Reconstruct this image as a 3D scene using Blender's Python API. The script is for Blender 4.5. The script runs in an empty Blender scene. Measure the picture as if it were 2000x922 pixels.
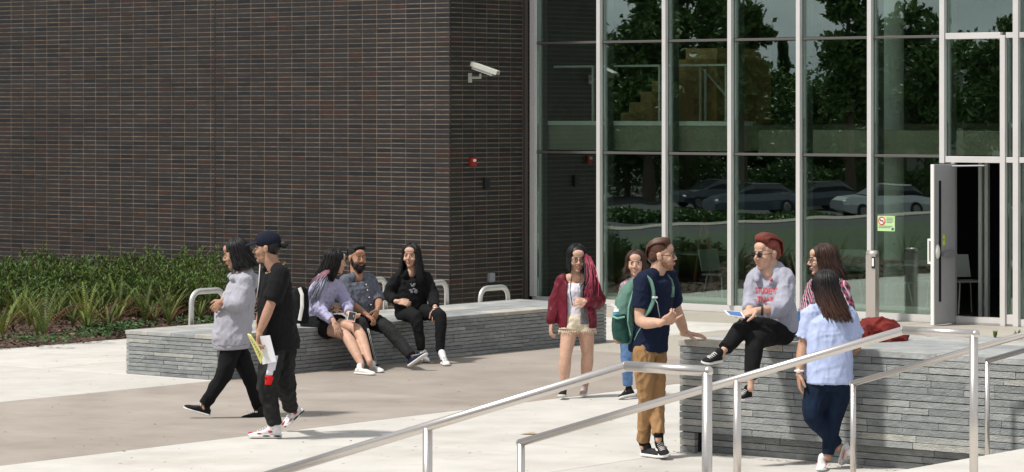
import bpy, math, random
import numpy as np
from mathutils import Vector, Matrix, Quaternion
from mathutils.bvhtree import BVHTree
random.seed(7)
S = bpy.context.scene
COL = S.collection
# ------------------------------------------------------------ camera
F, CX, YH, H = 6000.0, 1000.0, 215.0, 2.9
cam = bpy.data.cameras.new('camera'); cam.sensor_width = 36; cam.lens = F/2000*36
cam.shift_y = -(461-YH)/2000; cam.clip_start = .5; cam.clip_end = 3000
co = bpy.data.objects.new('camera', cam); COL.objects.link(co)
co.location = (0, 0, H); co.rotation_euler = (math.pi/2, 0, 0); S.camera = co
S.render.resolution_x = 1024; S.render.resolution_y = 472
# ------------------------------------------------------------ light
SUN_EL, SUN_AZ = math.radians(57), Vector((-.90, -.44))      # azimuth as direction towards the sun (x, y)
w = bpy.data.worlds.new('World'); S.world = w; w.use_nodes = True
nt = w.node_tree; nt.nodes.clear()
out = nt.nodes.new('ShaderNodeOutputWorld'); bg = nt.nodes.new('ShaderNodeBackground')
sky = nt.nodes.new('ShaderNodeTexSky'); sky.sky_type = 'NISHITA'; sky.sun_disc = False
sky.sun_elevation = SUN_EL; sky.sun_rotation = math.atan2(SUN_AZ.x, SUN_AZ.y)
sky.dust_density = 2.0
tc = nt.nodes.new('ShaderNodeTexCoord'); mp = nt.nodes.new('ShaderNodeMapping'); mp.inputs['Scale'].default_value = (1, 1, 2.6)
nz = nt.nodes.new('ShaderNodeTexNoise'); nz.inputs['Scale'].default_value = 3.2; nz.inputs['Detail'].default_value = 7; nz.inputs['Roughness'].default_value = .55
cr = nt.nodes.new('ShaderNodeValToRGB'); cr.color_ramp.elements[0].position = .24; cr.color_ramp.elements[1].position = .42
mx = nt.nodes.new('ShaderNodeMix'); mx.data_type = 'RGBA'
nz2 = nt.nodes.new('ShaderNodeTexNoise'); nz2.inputs['Scale'].default_value = 6; nz2.inputs['Detail'].default_value = 5
cr2 = nt.nodes.new('ShaderNodeValToRGB'); cr2.color_ramp.elements[0].color = (6.5, 7.0, 7.6, 1); cr2.color_ramp.elements[1].color = (13, 13, 13, 1)
cr2.color_ramp.elements[0].position = .35; cr2.color_ramp.elements[1].position = .65
L = nt.links.new
L(tc.outputs['Generated'], mp.inputs['Vector']); L(mp.outputs[0], nz.inputs['Vector']); L(mp.outputs[0], nz2.inputs['Vector'])
L(nz.outputs[0], cr.inputs[0]); L(cr.outputs[0], mx.inputs['Factor']); L(sky.outputs[0], mx.inputs['A'])
L(nz2.outputs[0], cr2.inputs[0]); L(cr2.outputs[0], mx.inputs['B'])
L(mx.outputs['Result'], bg.inputs[0]); bg.inputs[1].default_value = .062; L(bg.outputs[0], out.inputs[0])
sl = bpy.data.lights.new('sun', 'SUN'); sl.energy = 3.95; sl.angle = math.radians(5); sl.color = (1, .955, .89)
so = bpy.data.objects.new('sun', sl); COL.objects.link(so)
sd = Vector((SUN_AZ.x*math.cos(SUN_EL), SUN_AZ.y*math.cos(SUN_EL), math.sin(SUN_EL)))
so.rotation_euler = (-sd).to_track_quat('-Z', 'Y').to_euler()
S.view_settings.view_transform = 'Standard'; S.view_settings.look = 'None'
S.view_settings.exposure = 0.17; S.view_settings.gamma = 1
S.cycles.max_bounces = 7; S.cycles.transparent_max_bounces = 16
# ------------------------------------------------------------ place geometry: plaza axes A (right, nearer) and B (right, farther)
TH = math.radians(38.3)
DA = Vector((math.cos(TH), -math.sin(TH))); DB = Vector((math.sin(TH), math.cos(TH)))
C0 = Vector((-3.16, 32.95))
def W(a, b, z=0): return Vector((C0.x+DA.x*a+DB.x*b, C0.y+DA.y*a+DB.y*b, z))
def a_at(px, b):
    k = (px-CX)/F
    return (k*(C0.y+DB.y*b)-C0.x-DB.x*b)/(DA.x-k*DA.y)
def b_at(px, a):
    k = (px-CX)/F
    return (k*(C0.y+DA.y*a)-C0.x-DA.x*a)/(DB.x-k*DB.y)
def z_at(py, a, b): return H-(py-YH)*W(a, b).y/F
def P(px, py, Y): return Vector(((px-CX)*Y/F, Y, H-(py-YH)*Y/F))
def G(px, py, z=0):
    Y = F*(H-z)/(py-YH); return Vector(((px-CX)*Y/F, Y, z))
def toAB(v):
    d = Vector((v.x-C0.x, v.y-C0.y)); return d.dot(DA), d.dot(DB)
# ------------------------------------------------------------ object helpers
ROOT = {}
def tag(o, label=None, cat=None, group=None, kind=None):
    if label: o['label'] = label
    if cat: o['category'] = cat
    if group: o['group'] = group
    if kind: o['kind'] = kind
    return o
def thing(name, loc, label, cat, group=None, rz=0):
    o = bpy.data.objects.new(name, None); COL.objects.link(o); o.empty_display_size = .1
    o.location = loc; o.rotation_euler = (0, 0, rz)
    ROOT[o.name] = (Matrix.Translation(Vector(loc)) @ Matrix.Rotation(rz, 4, 'Z')).inverted()
    return tag(o, label, cat, group)
def rootinv(o):
    while o.parent: o = o.parent
    return ROOT.get(o.name, Matrix())
class MB:
    def __init__(s): s.v = []; s.f = []; s.t = []; s.m = []
    def add(s, vs, fs, tint=.5, mi=0):
        n = len(s.v); s.v.extend([Vector(v) for v in vs]); s.f.extend([tuple(i+n for i in f) for f in fs])
        s.t.extend([tint]*len(fs)); s.m.extend([mi]*len(fs)); return s
    def box(s, x0, x1, y0, y1, z0, z1, tint=.5, mi=0, M=None):
        vs = [Vector((x, y, z)) for z in (z0, z1) for y in (y0, y1) for x in (x0, x1)]
        if M: vs = [M @ v for v in vs]
        return s.add(vs, [(0,2,3,1),(4,5,7,6),(0,1,5,4),(2,6,7,3),(0,4,6,2),(1,3,7,5)], tint, mi)
    def rbox(s, x0, x1, y0, y1, z0, z1, c, tint=.5, jit=0, mi=0):
        """box whose vertical and horizontal edges are chamfered a little"""
        if jit:
            r = lambda: random.uniform(-jit, jit)
            x0 += r(); x1 += r()
        vs = []; 
        for z, k in ((z0, c), (z0+c, 0), (z1-c, 0), (z1, c)):
            vs += [(x0+k, y0+k, z), (x1-k, y0+k, z), (x1-k, y1-k, z), (x0+k, y1-k, z)]
        fs = [(3,2,1,0), (12,13,14,15)]
        for l in range(3):
            for i in range(4):
                j = (i+1) % 4; fs.append((l*4+i, l*4+j, l*4+4+j, l*4+4+i))
        return s.add(vs, fs, tint, mi)
    def ell(s, c, M, n=14, m=9, tint=.5, mi=0):
        """ellipsoid: M's columns are the half axes"""
        c = Vector(c); vs = [c+M @ Vector((0, 0, 1))]
        for i in range(1, m):
            ph = math.pi*i/m
            for j in range(n):
                a = 2*math.pi*j/n
                vs.append(c+M @ Vector((math.sin(ph)*math.cos(a), math.sin(ph)*math.sin(a), math.cos(ph))))
        vs.append(c-M @ Vector((0, 0, 1))); fs = []
        for j in range(n): fs.append((0, 1+j, 1+(j+1) % n))
        for i in range(m-2):
            for j in range(n):
                a = 1+i*n; fs.append((a+j, a+n+j, a+n+(j+1) % n, a+(j+1) % n))
        a = 1+(m-2)*n; e = len(vs)-1
        for j in range(n): fs.append((a+j, e, a+(j+1) % n))
        return s.add(vs, fs, tint, mi)
    def sph(s, c, r, **k): return s.ell(c, Matrix.Diagonal((r, r, r)), **k)
    def loft(s, rings, cap=True, tint=.5, mi=0, closed=True):
        n = len(rings[0]); vs = [v for r in rings for v in r]; fs = []
        for i in range(len(rings)-1):
            for j in range(n if closed else n-1):
                k = (j+1) % n; fs.append((i*n+j, i*n+k, (i+1)*n+k, (i+1)*n+j))
        if cap and closed:
            fs.append(tuple(range(n-1, -1, -1))); e = (len(rings)-1)*n; fs.append(tuple(range(e, e+n)))
        return s.add(vs, fs, tint, mi)
    def tube(s, pts, rad, n=8, flat=1.0, up=None, tint=.5, mi=0):
        pts = [Vector(p) for p in pts]
        if not isinstance(rad, (list, tuple)): rad = [rad]*len(pts)
        rings = []; prev = None
        for i, p in enumerate(pts):
            d = (pts[min(i+1, len(pts)-1)]-pts[max(i-1, 0)])
            d = d.normalized() if d.length > 1e-9 else Vector((0, 0, 1))
            if prev is None:
                u = Vector(up) if up is not None else (Vector((0, 0, 1)) if abs(d.z) < .9 else Vector((1, 0, 0)))
            else: u = prev
            u = (u-d*u.dot(d)); u = u.normalized() if u.length > 1e-6 else d.orthogonal().normalized()
            prev = u; x = d.cross(u); r = rad[i]
            rings.append([p+u*(math.cos(2*math.pi*j/n)*r*flat)+x*(math.sin(2*math.pi*j/n)*r) for j in range(n)])
        return s.loft(rings, tint=tint, mi=mi)
    def limb(s, pts, rad, n=12):
        pts = [Vector(p) for p in pts]
        for i in range(len(pts)-1):
            if (pts[i+1]-pts[i]).length > 1e-5: s.tube([pts[i], pts[i+1]], [rad[i], rad[i+1]], n)
        for p, r in zip(pts, rad): s.sph(p, r*.995, n=n, m=8)
        return s
    def build(s, name, mats, parent=None, world=False, smooth=False, kind=None):
        me = bpy.data.meshes.new(name)
        vs = s.v
        if world and parent:
            M = rootinv(parent); vs = [M @ v for v in vs]
        me.from_pydata([tuple(v) for v in vs], [], s.f)
        at = me.attributes.new('tint', 'FLOAT', 'FACE'); at.data.foreach_set('value', s.t)
        if not isinstance(mats, (list, tuple)): mats = [mats]
        for m in mats: me.materials.append(m)
        if len(mats) > 1: me.polygons.foreach_set('material_index', s.m)
        if smooth: me.polygons.foreach_set('use_smooth', [True]*len(me.polygons))
        me.update()
        o = bpy.data.objects.new(name, me); COL.objects.link(o); o.parent = parent
        if kind: o['kind'] = kind
        return o
CL = {}
def cloudtex(size, depth=2):
    k = (size, depth)
    if k not in CL:
        t = bpy.data.textures.new('folds', 'CLOUDS'); t.noise_scale = size; t.noise_depth = depth; CL[k] = t
    return CL[k]
def folds(me, amp, size):
    """cloth wrinkles: ridged, locally masked, warped waves pushed along the normals"""
    n = len(me.vertices); co_ = np.empty(n*3); me.vertices.foreach_get('co', co_); co_ = co_.reshape(-1, 3)
    no_ = np.empty(n*3); me.vertices.foreach_get('normal', no_); no_ = no_.reshape(-1, 3)
    rs = np.random.RandomState(n % 9973); d = np.zeros(n); k0 = 2*math.pi/(size*2.0)
    for i in range(16):
        v = rs.normal(size=3); v[2] *= (1.3 if i % 2 else .35); v /= np.linalg.norm(v); k = k0*rs.uniform(.6, 1.9)
        wq = rs.normal(size=3)*k0*.35; ph = rs.rand()*6.28
        m = np.clip(np.sin(co_ @ (rs.normal(size=3)*k0*.30)+rs.rand()*6.28)*.9, 0, 1)**1.5
        w_ = np.abs(np.sin((co_ @ v)*k*.5+1.1*np.sin(co_ @ wq+ph)+ph)); d += m*((1-w_)**1.7-.30)*(k0/k)**.7
    d *= amp*.36
    co_ += no_*d[:, None]; me.vertices.foreach_set('co', co_.ravel()); me.update()
def remesh(o, voxel, smooth=3, disp=0, dsize=.09):
    m = o.modifiers.new('r', 'REMESH'); m.mode = 'VOXEL'; m.voxel_size = voxel
    if smooth:
        q = o.modifiers.new('s', 'SMOOTH'); q.factor = .6; q.iterations = smooth
    dg = bpy.context.evaluated_depsgraph_get(); dg.update()
    me = bpy.data.meshes.new_from_object(o.evaluated_get(dg)); o.modifiers.clear()
    if disp: folds(me, disp, dsize)
    old = o.data; mats = [x for x in old.materials]
    o.data = me; me.name = o.name
    if not me.materials:
        for x in mats: me.materials.append(x)
    me.polygons.foreach_set('use_smooth', [True]*len(me.polygons)); bpy.data.meshes.remove(old)
    return o
# ------------------------------------------------------------ materials
MATS = {}
def mat(name, col, rough=.7, metal=0, spec=.5, var=None, vscale=8, bump=0, bscale=60, tint=None, stain=0, coat=0, sheen=0, stretch=(1, 1, 1), detail=5, alpha=None):
    """principled with noise colour variation; tint = list of (pos, colour) read from the per piece attribute"""
    if name in MATS: return MATS[name]
    m = bpy.data.materials.new(name); m.use_nodes = True; n = m.node_tree.nodes; l = m.node_tree.links.new
    p = n['Principled BSDF']; p.inputs['Roughness'].default_value = rough; p.inputs['Metallic'].default_value = metal
    p.inputs['Specular IOR Level'].default_value = spec
    if coat: p.inputs['Coat Weight'].default_value = coat
    if sheen: p.inputs['Sheen Weight'].default_value = sheen
    base = None
    if tint:
        at = n.new('ShaderNodeAttribute'); at.attribute_name = 'tint'
        r = n.new('ShaderNodeValToRGB'); r.color_ramp.interpolation = 'LINEAR'
        while len(r.color_ramp.elements) < len(tint): r.color_ramp.elements.new(.5)
        for e, (ps, c) in zip(r.color_ramp.elements, tint): e.position = ps; e.color = (*c, 1)
        l(at.outputs['Fac'], r.inputs[0]); base = r.outputs[0]
    tcn = n.new('ShaderNodeTexCoord'); mpn = n.new('ShaderNodeMapping'); mpn.inputs['Scale'].default_value = stretch
    l(tcn.outputs['Object'], mpn.inputs[0])
    if var is not None:
        no = n.new('ShaderNodeTexNoise'); no.inputs['Scale'].default_value = vscale; no.inputs['Detail'].default_value = detail; no.inputs['Roughness'].default_value = .6
        l(mpn.outputs[0], no.inputs['Vector'])
        rr = n.new('ShaderNodeValToRGB'); rr.color_ramp.elements[0].position = .3; rr.color_ramp.elements[1].position = .7
        l(no.outputs[0], rr.inputs[0])
        if base is None:
            rr.color_ramp.elements[0].color = (*[c*(1-var) for c in col], 1); rr.color_ramp.elements[1].color = (*[min(1, c*(1+var)) for c in col], 1)
            base = rr.outputs[0]
        else:
            rr.color_ramp.elements[0].color = (1-var,)*3+(1,); rr.color_ramp.elements[1].color = (1+var,)*3+(1,)
            mm = n.new('ShaderNodeMix'); mm.data_type = 'RGBA'; mm.blend_type = 'MULTIPLY'; mm.inputs['Factor'].default_value = 1
            l(base, mm.inputs['A']); l(rr.outputs[0], mm.inputs['B']); base = mm.outputs['Result']
    if stain and base is not None:
        for sc_, lo_, hi_, amt in ((.45, .50, .72, stain), (2.6, .56, .74, stain*.8), (170, .35, .65, stain*.5)):
            n3 = n.new('ShaderNodeTexNoise'); n3.inputs['Scale'].default_value = sc_; n3.inputs['Detail'].default_value = 6; n3.inputs['Roughness'].default_value = .62; l(tcn.outputs['Object'], n3.inputs['Vector'])
            r3 = n.new('ShaderNodeValToRGB'); r3.color_ramp.elements[0].position = lo_; r3.color_ramp.elements[1].position = hi_
            r3.color_ramp.elements[0].color = (1, 1, 1, 1); r3.color_ramp.elements[1].color = (1-amt, 1-amt*1.08, 1-amt*1.2, 1); l(n3.outputs[0], r3.inputs[0])
            m3 = n.new('ShaderNodeMix'); m3.data_type = 'RGBA'; m3.blend_type = 'MULTIPLY'; m3.inputs['Factor'].default_value = 1; l(base, m3.inputs['A']); l(r3.outputs[0], m3.inputs['B']); base = m3.outputs['Result']
    if base is None: p.inputs['Base Color'].default_value = (*col, 1)
    else: l(base, p.inputs['Base Color'])
    if bump:
        nb = n.new('ShaderNodeTexNoise'); nb.inputs['Scale'].default_value = bscale; nb.inputs['Detail'].default_value = 5
        l(mpn.outputs[0], nb.inputs['Vector'])
        bp = n.new('ShaderNodeBump'); bp.inputs['Strength'].default_value = bump; bp.inputs['Distance'].default_value = .02
        l(nb.outputs[0], bp.inputs['Height']); l(bp.outputs[0], p.inputs['Normal'])
    MATS[name] = m; return m
def glassmat(name, tintc, refl, wav=.02, rough=0.0):
    m = bpy.data.materials.new(name); m.use_nodes = True; n = m.node_tree.nodes; l = m.node_tree.links.new
    n.remove(n['Principled BSDF']); o = n['Material Output']
    t = n.new('ShaderNodeBsdfTransparent'); t.inputs[0].default_value = (*tintc, 1)
    g = n.new('ShaderNodeBsdfGlossy'); g.inputs['Roughness'].default_value = rough; g.inputs[0].default_value = (.86, 1, .95, 1)
    fr = n.new('ShaderNodeLayerWeight'); fr.inputs[0].default_value = .25
    ma = n.new('ShaderNodeMath'); ma.operation = 'MULTIPLY_ADD'; ma.inputs[1].default_value = .8; ma.inputs[2].default_value = refl
    mxx = n.new('ShaderNodeMixShader'); l(fr.outputs['Fresnel'], ma.inputs[0]); l(ma.outputs[0], mxx.inputs[0])
    l(t.outputs[0], mxx.inputs[1]); l(g.outputs[0], mxx.inputs[2]); l(mxx.outputs[0], o.inputs[0])
    tcn = n.new('ShaderNodeTexCoord'); no = n.new('ShaderNodeTexNoise'); no.inputs['Scale'].default_value = 1.1; no.inputs['Detail'].default_value = 1
    l(tcn.outputs['Object'], no.inputs['Vector'])
    bp = n.new('ShaderNodeBump'); bp.inputs['Strength'].default_value = wav; bp.inputs['Distance'].default_value = .1
    l(no.outputs[0], bp.inputs['Height']); l(bp.outputs[0], g.inputs['Normal'])
    return m
M_brick = mat('dark_brick', (.04, .035, .034), .5, spec=.45, var=.25, vscale=25, bump=.3, bscale=120, stain=.22,
    tint=[(0, (.009, .010, .012)), (.3, (.022, .021, .020)), (.5, (.020, .019, .019)), (.68, (.030, .025, .022)), (.88, (.026, .015, .012)), (1, (.040, .018, .013))])
M_mortar = mat('brick_mortar', (.185, .145, .116), .9, var=.35, vscale=6, bump=.3, stain=.3)
M_stone = mat('slate_stone', (.2, .2, .2), .78, spec=.3, var=.24, vscale=9, bump=.7, bscale=38, stretch=(1, 1, 3.2),
    tint=[(0, (.19, .205, .21)), (.4, (.245, .26, .26)), (.7, (.29, .305, .30)), (.9, (.34, .35, .335)), (1, (.38, .375, .34))])
M_stonecap = mat('slate_cap', (.3, .3, .3), .7, spec=.4, var=.22, vscale=5, bump=.5, bscale=30,
    tint=[(0, (.24, .255, .26)), (.5, (.32, .33, .325)), (1, (.40, .385, .34))])
M_joint = mat('stone_bed_joint', (.045, .045, .045), .95)
M_conc = mat('light_concrete', (.6, .58, .54), .85, spec=.3, var=.085, vscale=1.7, bump=.12, bscale=90, detail=9, stain=.17,
    tint=[(0, (.52, .503, .472)), (1, (.58, .563, .53))])
M_concd = mat('brown_concrete', (.3, .27, .245), .85, spec=.3, var=.15, vscale=1.3, bump=.12, bscale=90, detail=9, stain=.17,
    tint=[(0, (.305, .267, .235)), (1, (.345, .305, .272))])
M_concb = mat('beige_concrete', (.45, .42, .37), .85, spec=.3, var=.09, vscale=.9, bump=.12, bscale=90, detail=9, stain=.17,
    tint=[(0, (.36, .335, .29)), (1, (.42, .39, .345))])
M_gap = mat('paving_joint', (.13, .115, .10), .95)
M_asph = mat('asphalt', (.028, .028, .029), .9, var=.2, vscale=.5, bump=.2)
M_grass = mat('lawn', (.028, .05, .016), .95, var=.4, vscale=3)
M_mulch = mat('bark_mulch', (.06, .035, .024), .95, var=.6, vscale=14, bump=1, bscale=30,
    tint=[(0, (.05, .028, .018)), (.5, (.10, .06, .042)), (1, (.20, .13, .09))])
M_alum = mat('mullion_aluminium', (.64, .625, .615), .42, metal=.15, var=.05, vscale=2)
M_alud = mat('grey_aluminium', (.30, .31, .32), .45, metal=.3)
M_fin = mat('inner_fin', (.20, .21, .21), .5, metal=.2)
M_steel = mat('brushed_steel', (.66, .62, .585), .30, metal=1, var=.06, vscale=30, stretch=(1, 1, 14), bump=.06, bscale=180)
M_racks = mat('satin_steel', (.66, .65, .62), .38, metal=.75, var=.05)
M_glass = glassmat('green_glass', (.875, .945, .905), .18, wav=.007)
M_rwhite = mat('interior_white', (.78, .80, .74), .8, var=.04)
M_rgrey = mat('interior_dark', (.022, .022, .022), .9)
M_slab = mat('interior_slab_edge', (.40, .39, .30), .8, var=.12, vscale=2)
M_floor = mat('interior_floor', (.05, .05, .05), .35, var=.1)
M_wood = mat('interior_wood', (.78, .50, .24), .6, var=.15, vscale=6)
M_red = mat('interior_red', (.13, .015, .01), .6)
M_white = mat('white_paint', (.78, .78, .76), .5)
M_black = mat('black_plastic', (.012, .012, .013), .45)
UPZ = Vector((0, 0, 1))
# ============================================================ SETTING: ground and paving
CPZ = -1.95                                                    # the car park to the left lies lower
mb = MB(); aa = [(-700, CPZ), (-44, CPZ), (-38, -1.7), (-28, -.35), (-23, -.03), (500, -.03)]; bb = [-700, -60, 0, 60, 900]
for (a, z) in aa:
    for b in bb: mb.v.append(W(a, b, z))
for i in range(len(aa)-1):
    for j in range(len(bb)-1): mb.f.append((i*5+j, (i+1)*5+j, (i+1)*5+j+1, i*5+j+1)); mb.t.append(.5); mb.m.append(0)
mb.build('ground', M_asph, kind='structure')
def struct_root(name):
    o = thing(name, (C0.x, C0.y, 0), None, None, rz=-TH); o['kind'] = 'structure'; return o
def paving(name, regs, m):
    """regions (a0,a1,b0,b1,a cuts,b cuts): separate cast slabs with open joints"""
    r = struct_root(name)
    for (a0, a1, b0, b1, ca, cb) in regs:
        A = [a0]+[c for c in ca if a0 < c < a1]+[a1]; B = [b0]+[c for c in cb if b0 < c < b1]+[b1]
        for i in range(len(A)-1):
            for j in range(len(B)-1):
                q = MB(); g = .008; dz = random.uniform(-.001, .001)
                q.rbox(A[i]+g, A[i+1]-g, B[j]+g, B[j+1]-g, -.12, dz, .004, tint=random.random())
                q.build('slab', m, r)
    return r
cbs = [-.08+3.65*k for k in range(-6, 4)]
paving('light_pavement', [(-5.1, 0, -20, 1.75, (-2.55,), cbs), (-5.1, -0.0, 1.75, 10.7, (-2.55,), cbs),
                          (4.1, 7.9, -22, 5.72, (), [-2.9, -7.2, -12, -17]), (7.9, 11.3, -22, -0.5, (), [-2.9, -7.2, -12, -17])], M_conc)
paving('brown_pavement', [(0, 4.1, -22, 5.72, (), cbs)], M_concd)
paving('entrance_pavement', [(-5.55, 14, 5.73+4.0, 12.55, (-2.2, 1.4, 4.9, 8.4), ()), (0, 7.9, 5.73, 9.73, (2.4, 4.9,), ()), (7.9, 14, -.5, 9.73, (10.5,), (3.0, 6.3))], M_concb)
q = MB(); q.box(-5.6, 14, -22, 13, -.14, -.026)
o = q.build('paving_bed', M_gap); o.location = (C0.x, C0.y, 0); o.rotation_euler = (0, 0, -TH); o['kind'] = 'structure'
# far ground to the left, seen reflected in the glass
q = MB(); q.box(-22.5, -21.4, -90, -2.2, -.03, .0)
o = q.build('footpath', M_concd); o.location = (C0.x, C0.y, 0); o.rotation_euler = (0, 0, -TH); o['kind'] = 'structure'
q = MB(); q.box(-18.4, -7, -90, -2.2, -.03, .005)
o = q.build('lawn', M_grass); o.location = (C0.x, C0.y, 0); o.rotation_euler = (0, 0, -TH); o['kind'] = 'structure'
# stairs on the near right, running down along A
def stepz(a, b=-9): return 0 if a < 11.35 or b > -4 else min(.75, .15*(1+int((a-11.35)/.5)))
q = MB()
for k in range(5):
    q.rbox(11.35+.5*k, 17+ (8 if k == 4 else 0), -14+.004*k, -4.62-.004*k, .15*k-.05, .15*(k+1), .008, tint=.6)
o = q.build('stairs', M_conc); o.location = (C0.x, C0.y, 0); o.rotation_euler = (0, 0, -TH); o['kind'] = 'structure'
# planting bed
def bedz(a, b): return .05+.05*math.sin(a*1.3+b)*math.cos(b*.9)
q = MB(); n1, n2 = 60, 50; A0, A1, B0, B1 = -22, -5.12, -2, 10.69
for i in range(n1+1):
    for j in range(n2+1):
        a = A0+(A1-A0)*i/n1; b = B0+(B1-B0)*j/n2
        q.v.append(Vector((a, b, (bedz(a, b)+random.uniform(-.012, .012)) if 0 < i < n1 and 0 < j < n2 else -.02)))
for i in range(n1):
    for j in range(n2): q.f.append((i*(n2+1)+j, (i+1)*(n2+1)+j, (i+1)*(n2+1)+j+1, i*(n2+1)+j+1)); q.t.append(.2); q.m.append(0)
o = q.build('planting_bed', M_mulch, smooth=True); o.location = (C0.x, C0.y, 0); o.rotation_euler = (0, 0, -TH); o['kind'] = 'structure'
q = MB()
for k in range(9000):
    a = random.uniform(-16, -5.1); b = random.uniform(-.5, 9.5)
    if random.random() < .5: a = random.uniform(-8, -4.95)
    z = bedz(a, b)+random.uniform(.0, .02) if a < -5.3 else .06*random.random(); r = random.uniform(.012, .04); th = random.uniform(0, 6.3); ti = random.uniform(-.5, .5)
    u = Vector((math.cos(th), math.sin(th), ti))*r; v = Vector((-math.sin(th), math.cos(th), random.uniform(-.4, .4)))*r*.45; c = Vector((a, b, z))
    q.add([c-u-v, c+u-v, c+u+v, c-u+v], [(0, 1, 2, 3)], tint=random.random()**2)
o = q.build('bark_chips', M_mulch); o.location = (C0.x, C0.y, 0); o.rotation_euler = (0, 0, -TH)
tag(o, 'loose brown bark chips covering the planting bed', 'mulch', kind='stuff')
# ============================================================ BUILDING
bld = thing('campus_building', (C0.x, C0.y, 0), 'building with dark stack bond brick wall and tall green tinted glass entrance front', 'building', rz=-TH)
BH, BL, JT = .0709, .284, .0145
HT = 9.3
AK, BK, BC = -5.57, 10.7, 12.6
def brickwall(name, along, fixed, u0, u1, order, facing):
    """along 'a': face in plane b=fixed looking to -b; along 'b': face in plane a=fixed looking to +a"""
    m = MB()
    if along == 'a': m.box(u0, u1-.025, fixed+.004, fixed+.28, -.1, HT)
    else: m.box(fixed-.28, fixed-.004, u0+.025, u1, -.1, HT)
    wallo = m.build(name, M_mortar, bld)
    cells = []; rows = int(HT/BH); nc = int(abs(u1-u0)/BL)+1
    for c in range(nc):
        for r in range(rows):
            if along == 'a': ue = u1-c*BL; us = ue-BL
            else: us = u0+c*BL; ue = us+BL
            if along == 'a' and us < u0: us = u0
            if along == 'b' and ue > u1: ue = u1
            if ue-us > .03: cells.append((c, r, us+JT/2, ue-JT/2, r*BH+JT/2, (r+1)*BH-JT/2))
    # the 300 nearest visible ones are pieces of their own
    if along == 'a':
        xj = a_at(420, BK); cells = [k for k in cells if not (k[2] < xj < k[3])]+[(k[0], k[1], k[2], xj-.008, k[4], k[5]) for k in cells if k[2] < xj-.03 < k[3]]+[(k[0]+1000, k[1], xj+.008, k[3], k[4], k[5]) for k in cells if k[2] < xj+.03 < k[3]]
        mj = MB(); mj.box(xj-.010, xj+.010, fixed+.0015, fixed+.006, 0, HT); mj.build('movement_joint', M_black, wallo)
    vis = [k for k in cells if .25 < k[4] < 4.55 and abs((k[3]-k[2])-(BL-JT)) < 1e-4]
    vis.sort(key=lambda k: (k[0], k[1])); single = set((k[0], k[1]) for k in vis[:300])
    protos = []
    for i in range(24):
        p = MB(); ti = (i/23)**1.15
        if along == 'a': p.rbox(-(BL-JT)/2, (BL-JT)/2, 0, .02, 0, BH-JT, .0025, tint=ti)
        else: p.rbox(-.02, 0, -(BL-JT)/2, (BL-JT)/2, 0, BH-JT, .0025, tint=ti)
        ob = p.build('brick', M_brick, wallo); protos.append(ob)
    used = [False]*24; st = MB(); rs = random.Random(3)
    for (c, r, us, ue, z0, z1) in cells:
        if along == 'a' and abs(us-(-11.65)) < .14: ue = ue; 
        j = rs.uniform(-.0015, .0015); k = int(min(.999, max(0, rs.gauss(.45, .27)))*24)
        if (c, r) in single:
            if not used[k]: ob = protos[k]; used[k] = True
            else: ob = bpy.data.objects.new('brick', protos[k].data); COL.objects.link(ob); ob.parent = wallo
            ob.location = ((us+ue)/2, fixed+j, z0) if along == 'a' else (fixed+j, (us+ue)/2, z0)
        else:
            ti = (k/23)**1.15
            if along == 'a': st.box(us, ue, fixed+j, fixed+.02, z0, z1, tint=ti)
            else: st.box(fixed-.02, fixed+j, us, ue, z0, z1, tint=ti)
    for k in range(24):
        if not used[k]: bpy.data.objects.remove(protos[k])
    st.build('brickwork', M_brick, wallo, kind='stuff')
    return wallo
brickwall('brick_wall', 'a', BK, -20.0, AK, 1, -1)
brickwall('side_wall', 'b', AK, BK, BC-.02, 1, 1)
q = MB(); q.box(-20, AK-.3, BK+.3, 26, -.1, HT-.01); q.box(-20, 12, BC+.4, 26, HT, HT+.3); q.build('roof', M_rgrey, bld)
# channel where brick meets the glass
q = MB(); bc = b_at(1024, AK); q.box(AK-.02, AK+.045, bc-.035, bc+.035, 0, HT); q.build('downpipe', mat('dark_channel', (.06, .05, .048), .6), bld)
# glass front
xs = [1041, 1170, 1298, 1426, 1560, 1699, 1841]
ms = [a_at(x, BC-.05) for x in xs]
aJ, aR, aE = a_at(1866, BC), a_at(1963, BC), a_at(1988.5, BC)
ZT1, ZT2 = z_at(78, ms[3], BC), z_at(301, ms[3], BC)
ZD1, ZD2 = z_at(71, ms[6], BC), z_at(311, ms[6], BC)
fr = MB(); fr.box(ms[0]-.03, aE+6, BC-.03, BC+.10, 0, .10); cwo = fr.build('sill', M_alum, bld)
def mullion(a, z0=.1, z1=HT, wd=.075, inner=True, m=M_alum):
    k = MB(); k.rbox(a-wd/2, a+wd/2, BC-.075, BC-.005, z0, z1, .004); o = k.build('mullion', m, bld)
    if inner:
        k = MB(); k.rbox(a-.03, a+.03, BC+.03, BC+.27, z0, z1, .004); k.build('inner_fin', M_fin, o)
    return o
for i, a in enumerate(ms[:-1]): mullion(a, wd=.090 if i == 0 else .064)
mullion(ms[6], z0=ZD2-.055); mullion(aR, z1=ZD1, z0=0); mullion(aE, z0=0, wd=.08); mullion(aE+1.4); mullion(aE+2.9)
mullion(aJ, z0=0, z1=ZD2-.04, wd=.055, inner=False, m=M_alud)
M_trans = mat('transom_dark', (.10, .095, .09), .5)
def rail_h(a0, a1, z, h=.036, m=M_trans, pr=.02, name='transom'):
    k = MB(); k.rbox(a0+.042, a1-.042, BC-pr, BC+.09, z-h/2, z+h/2, .003); k.build(name, m, bld)
for i in range(6):
    a1 = ms[i+1]
    for z in (ZT1, ZT2, ZT1+1.63, ZT1+3.4): rail_h(ms[i], a1, z)
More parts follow.
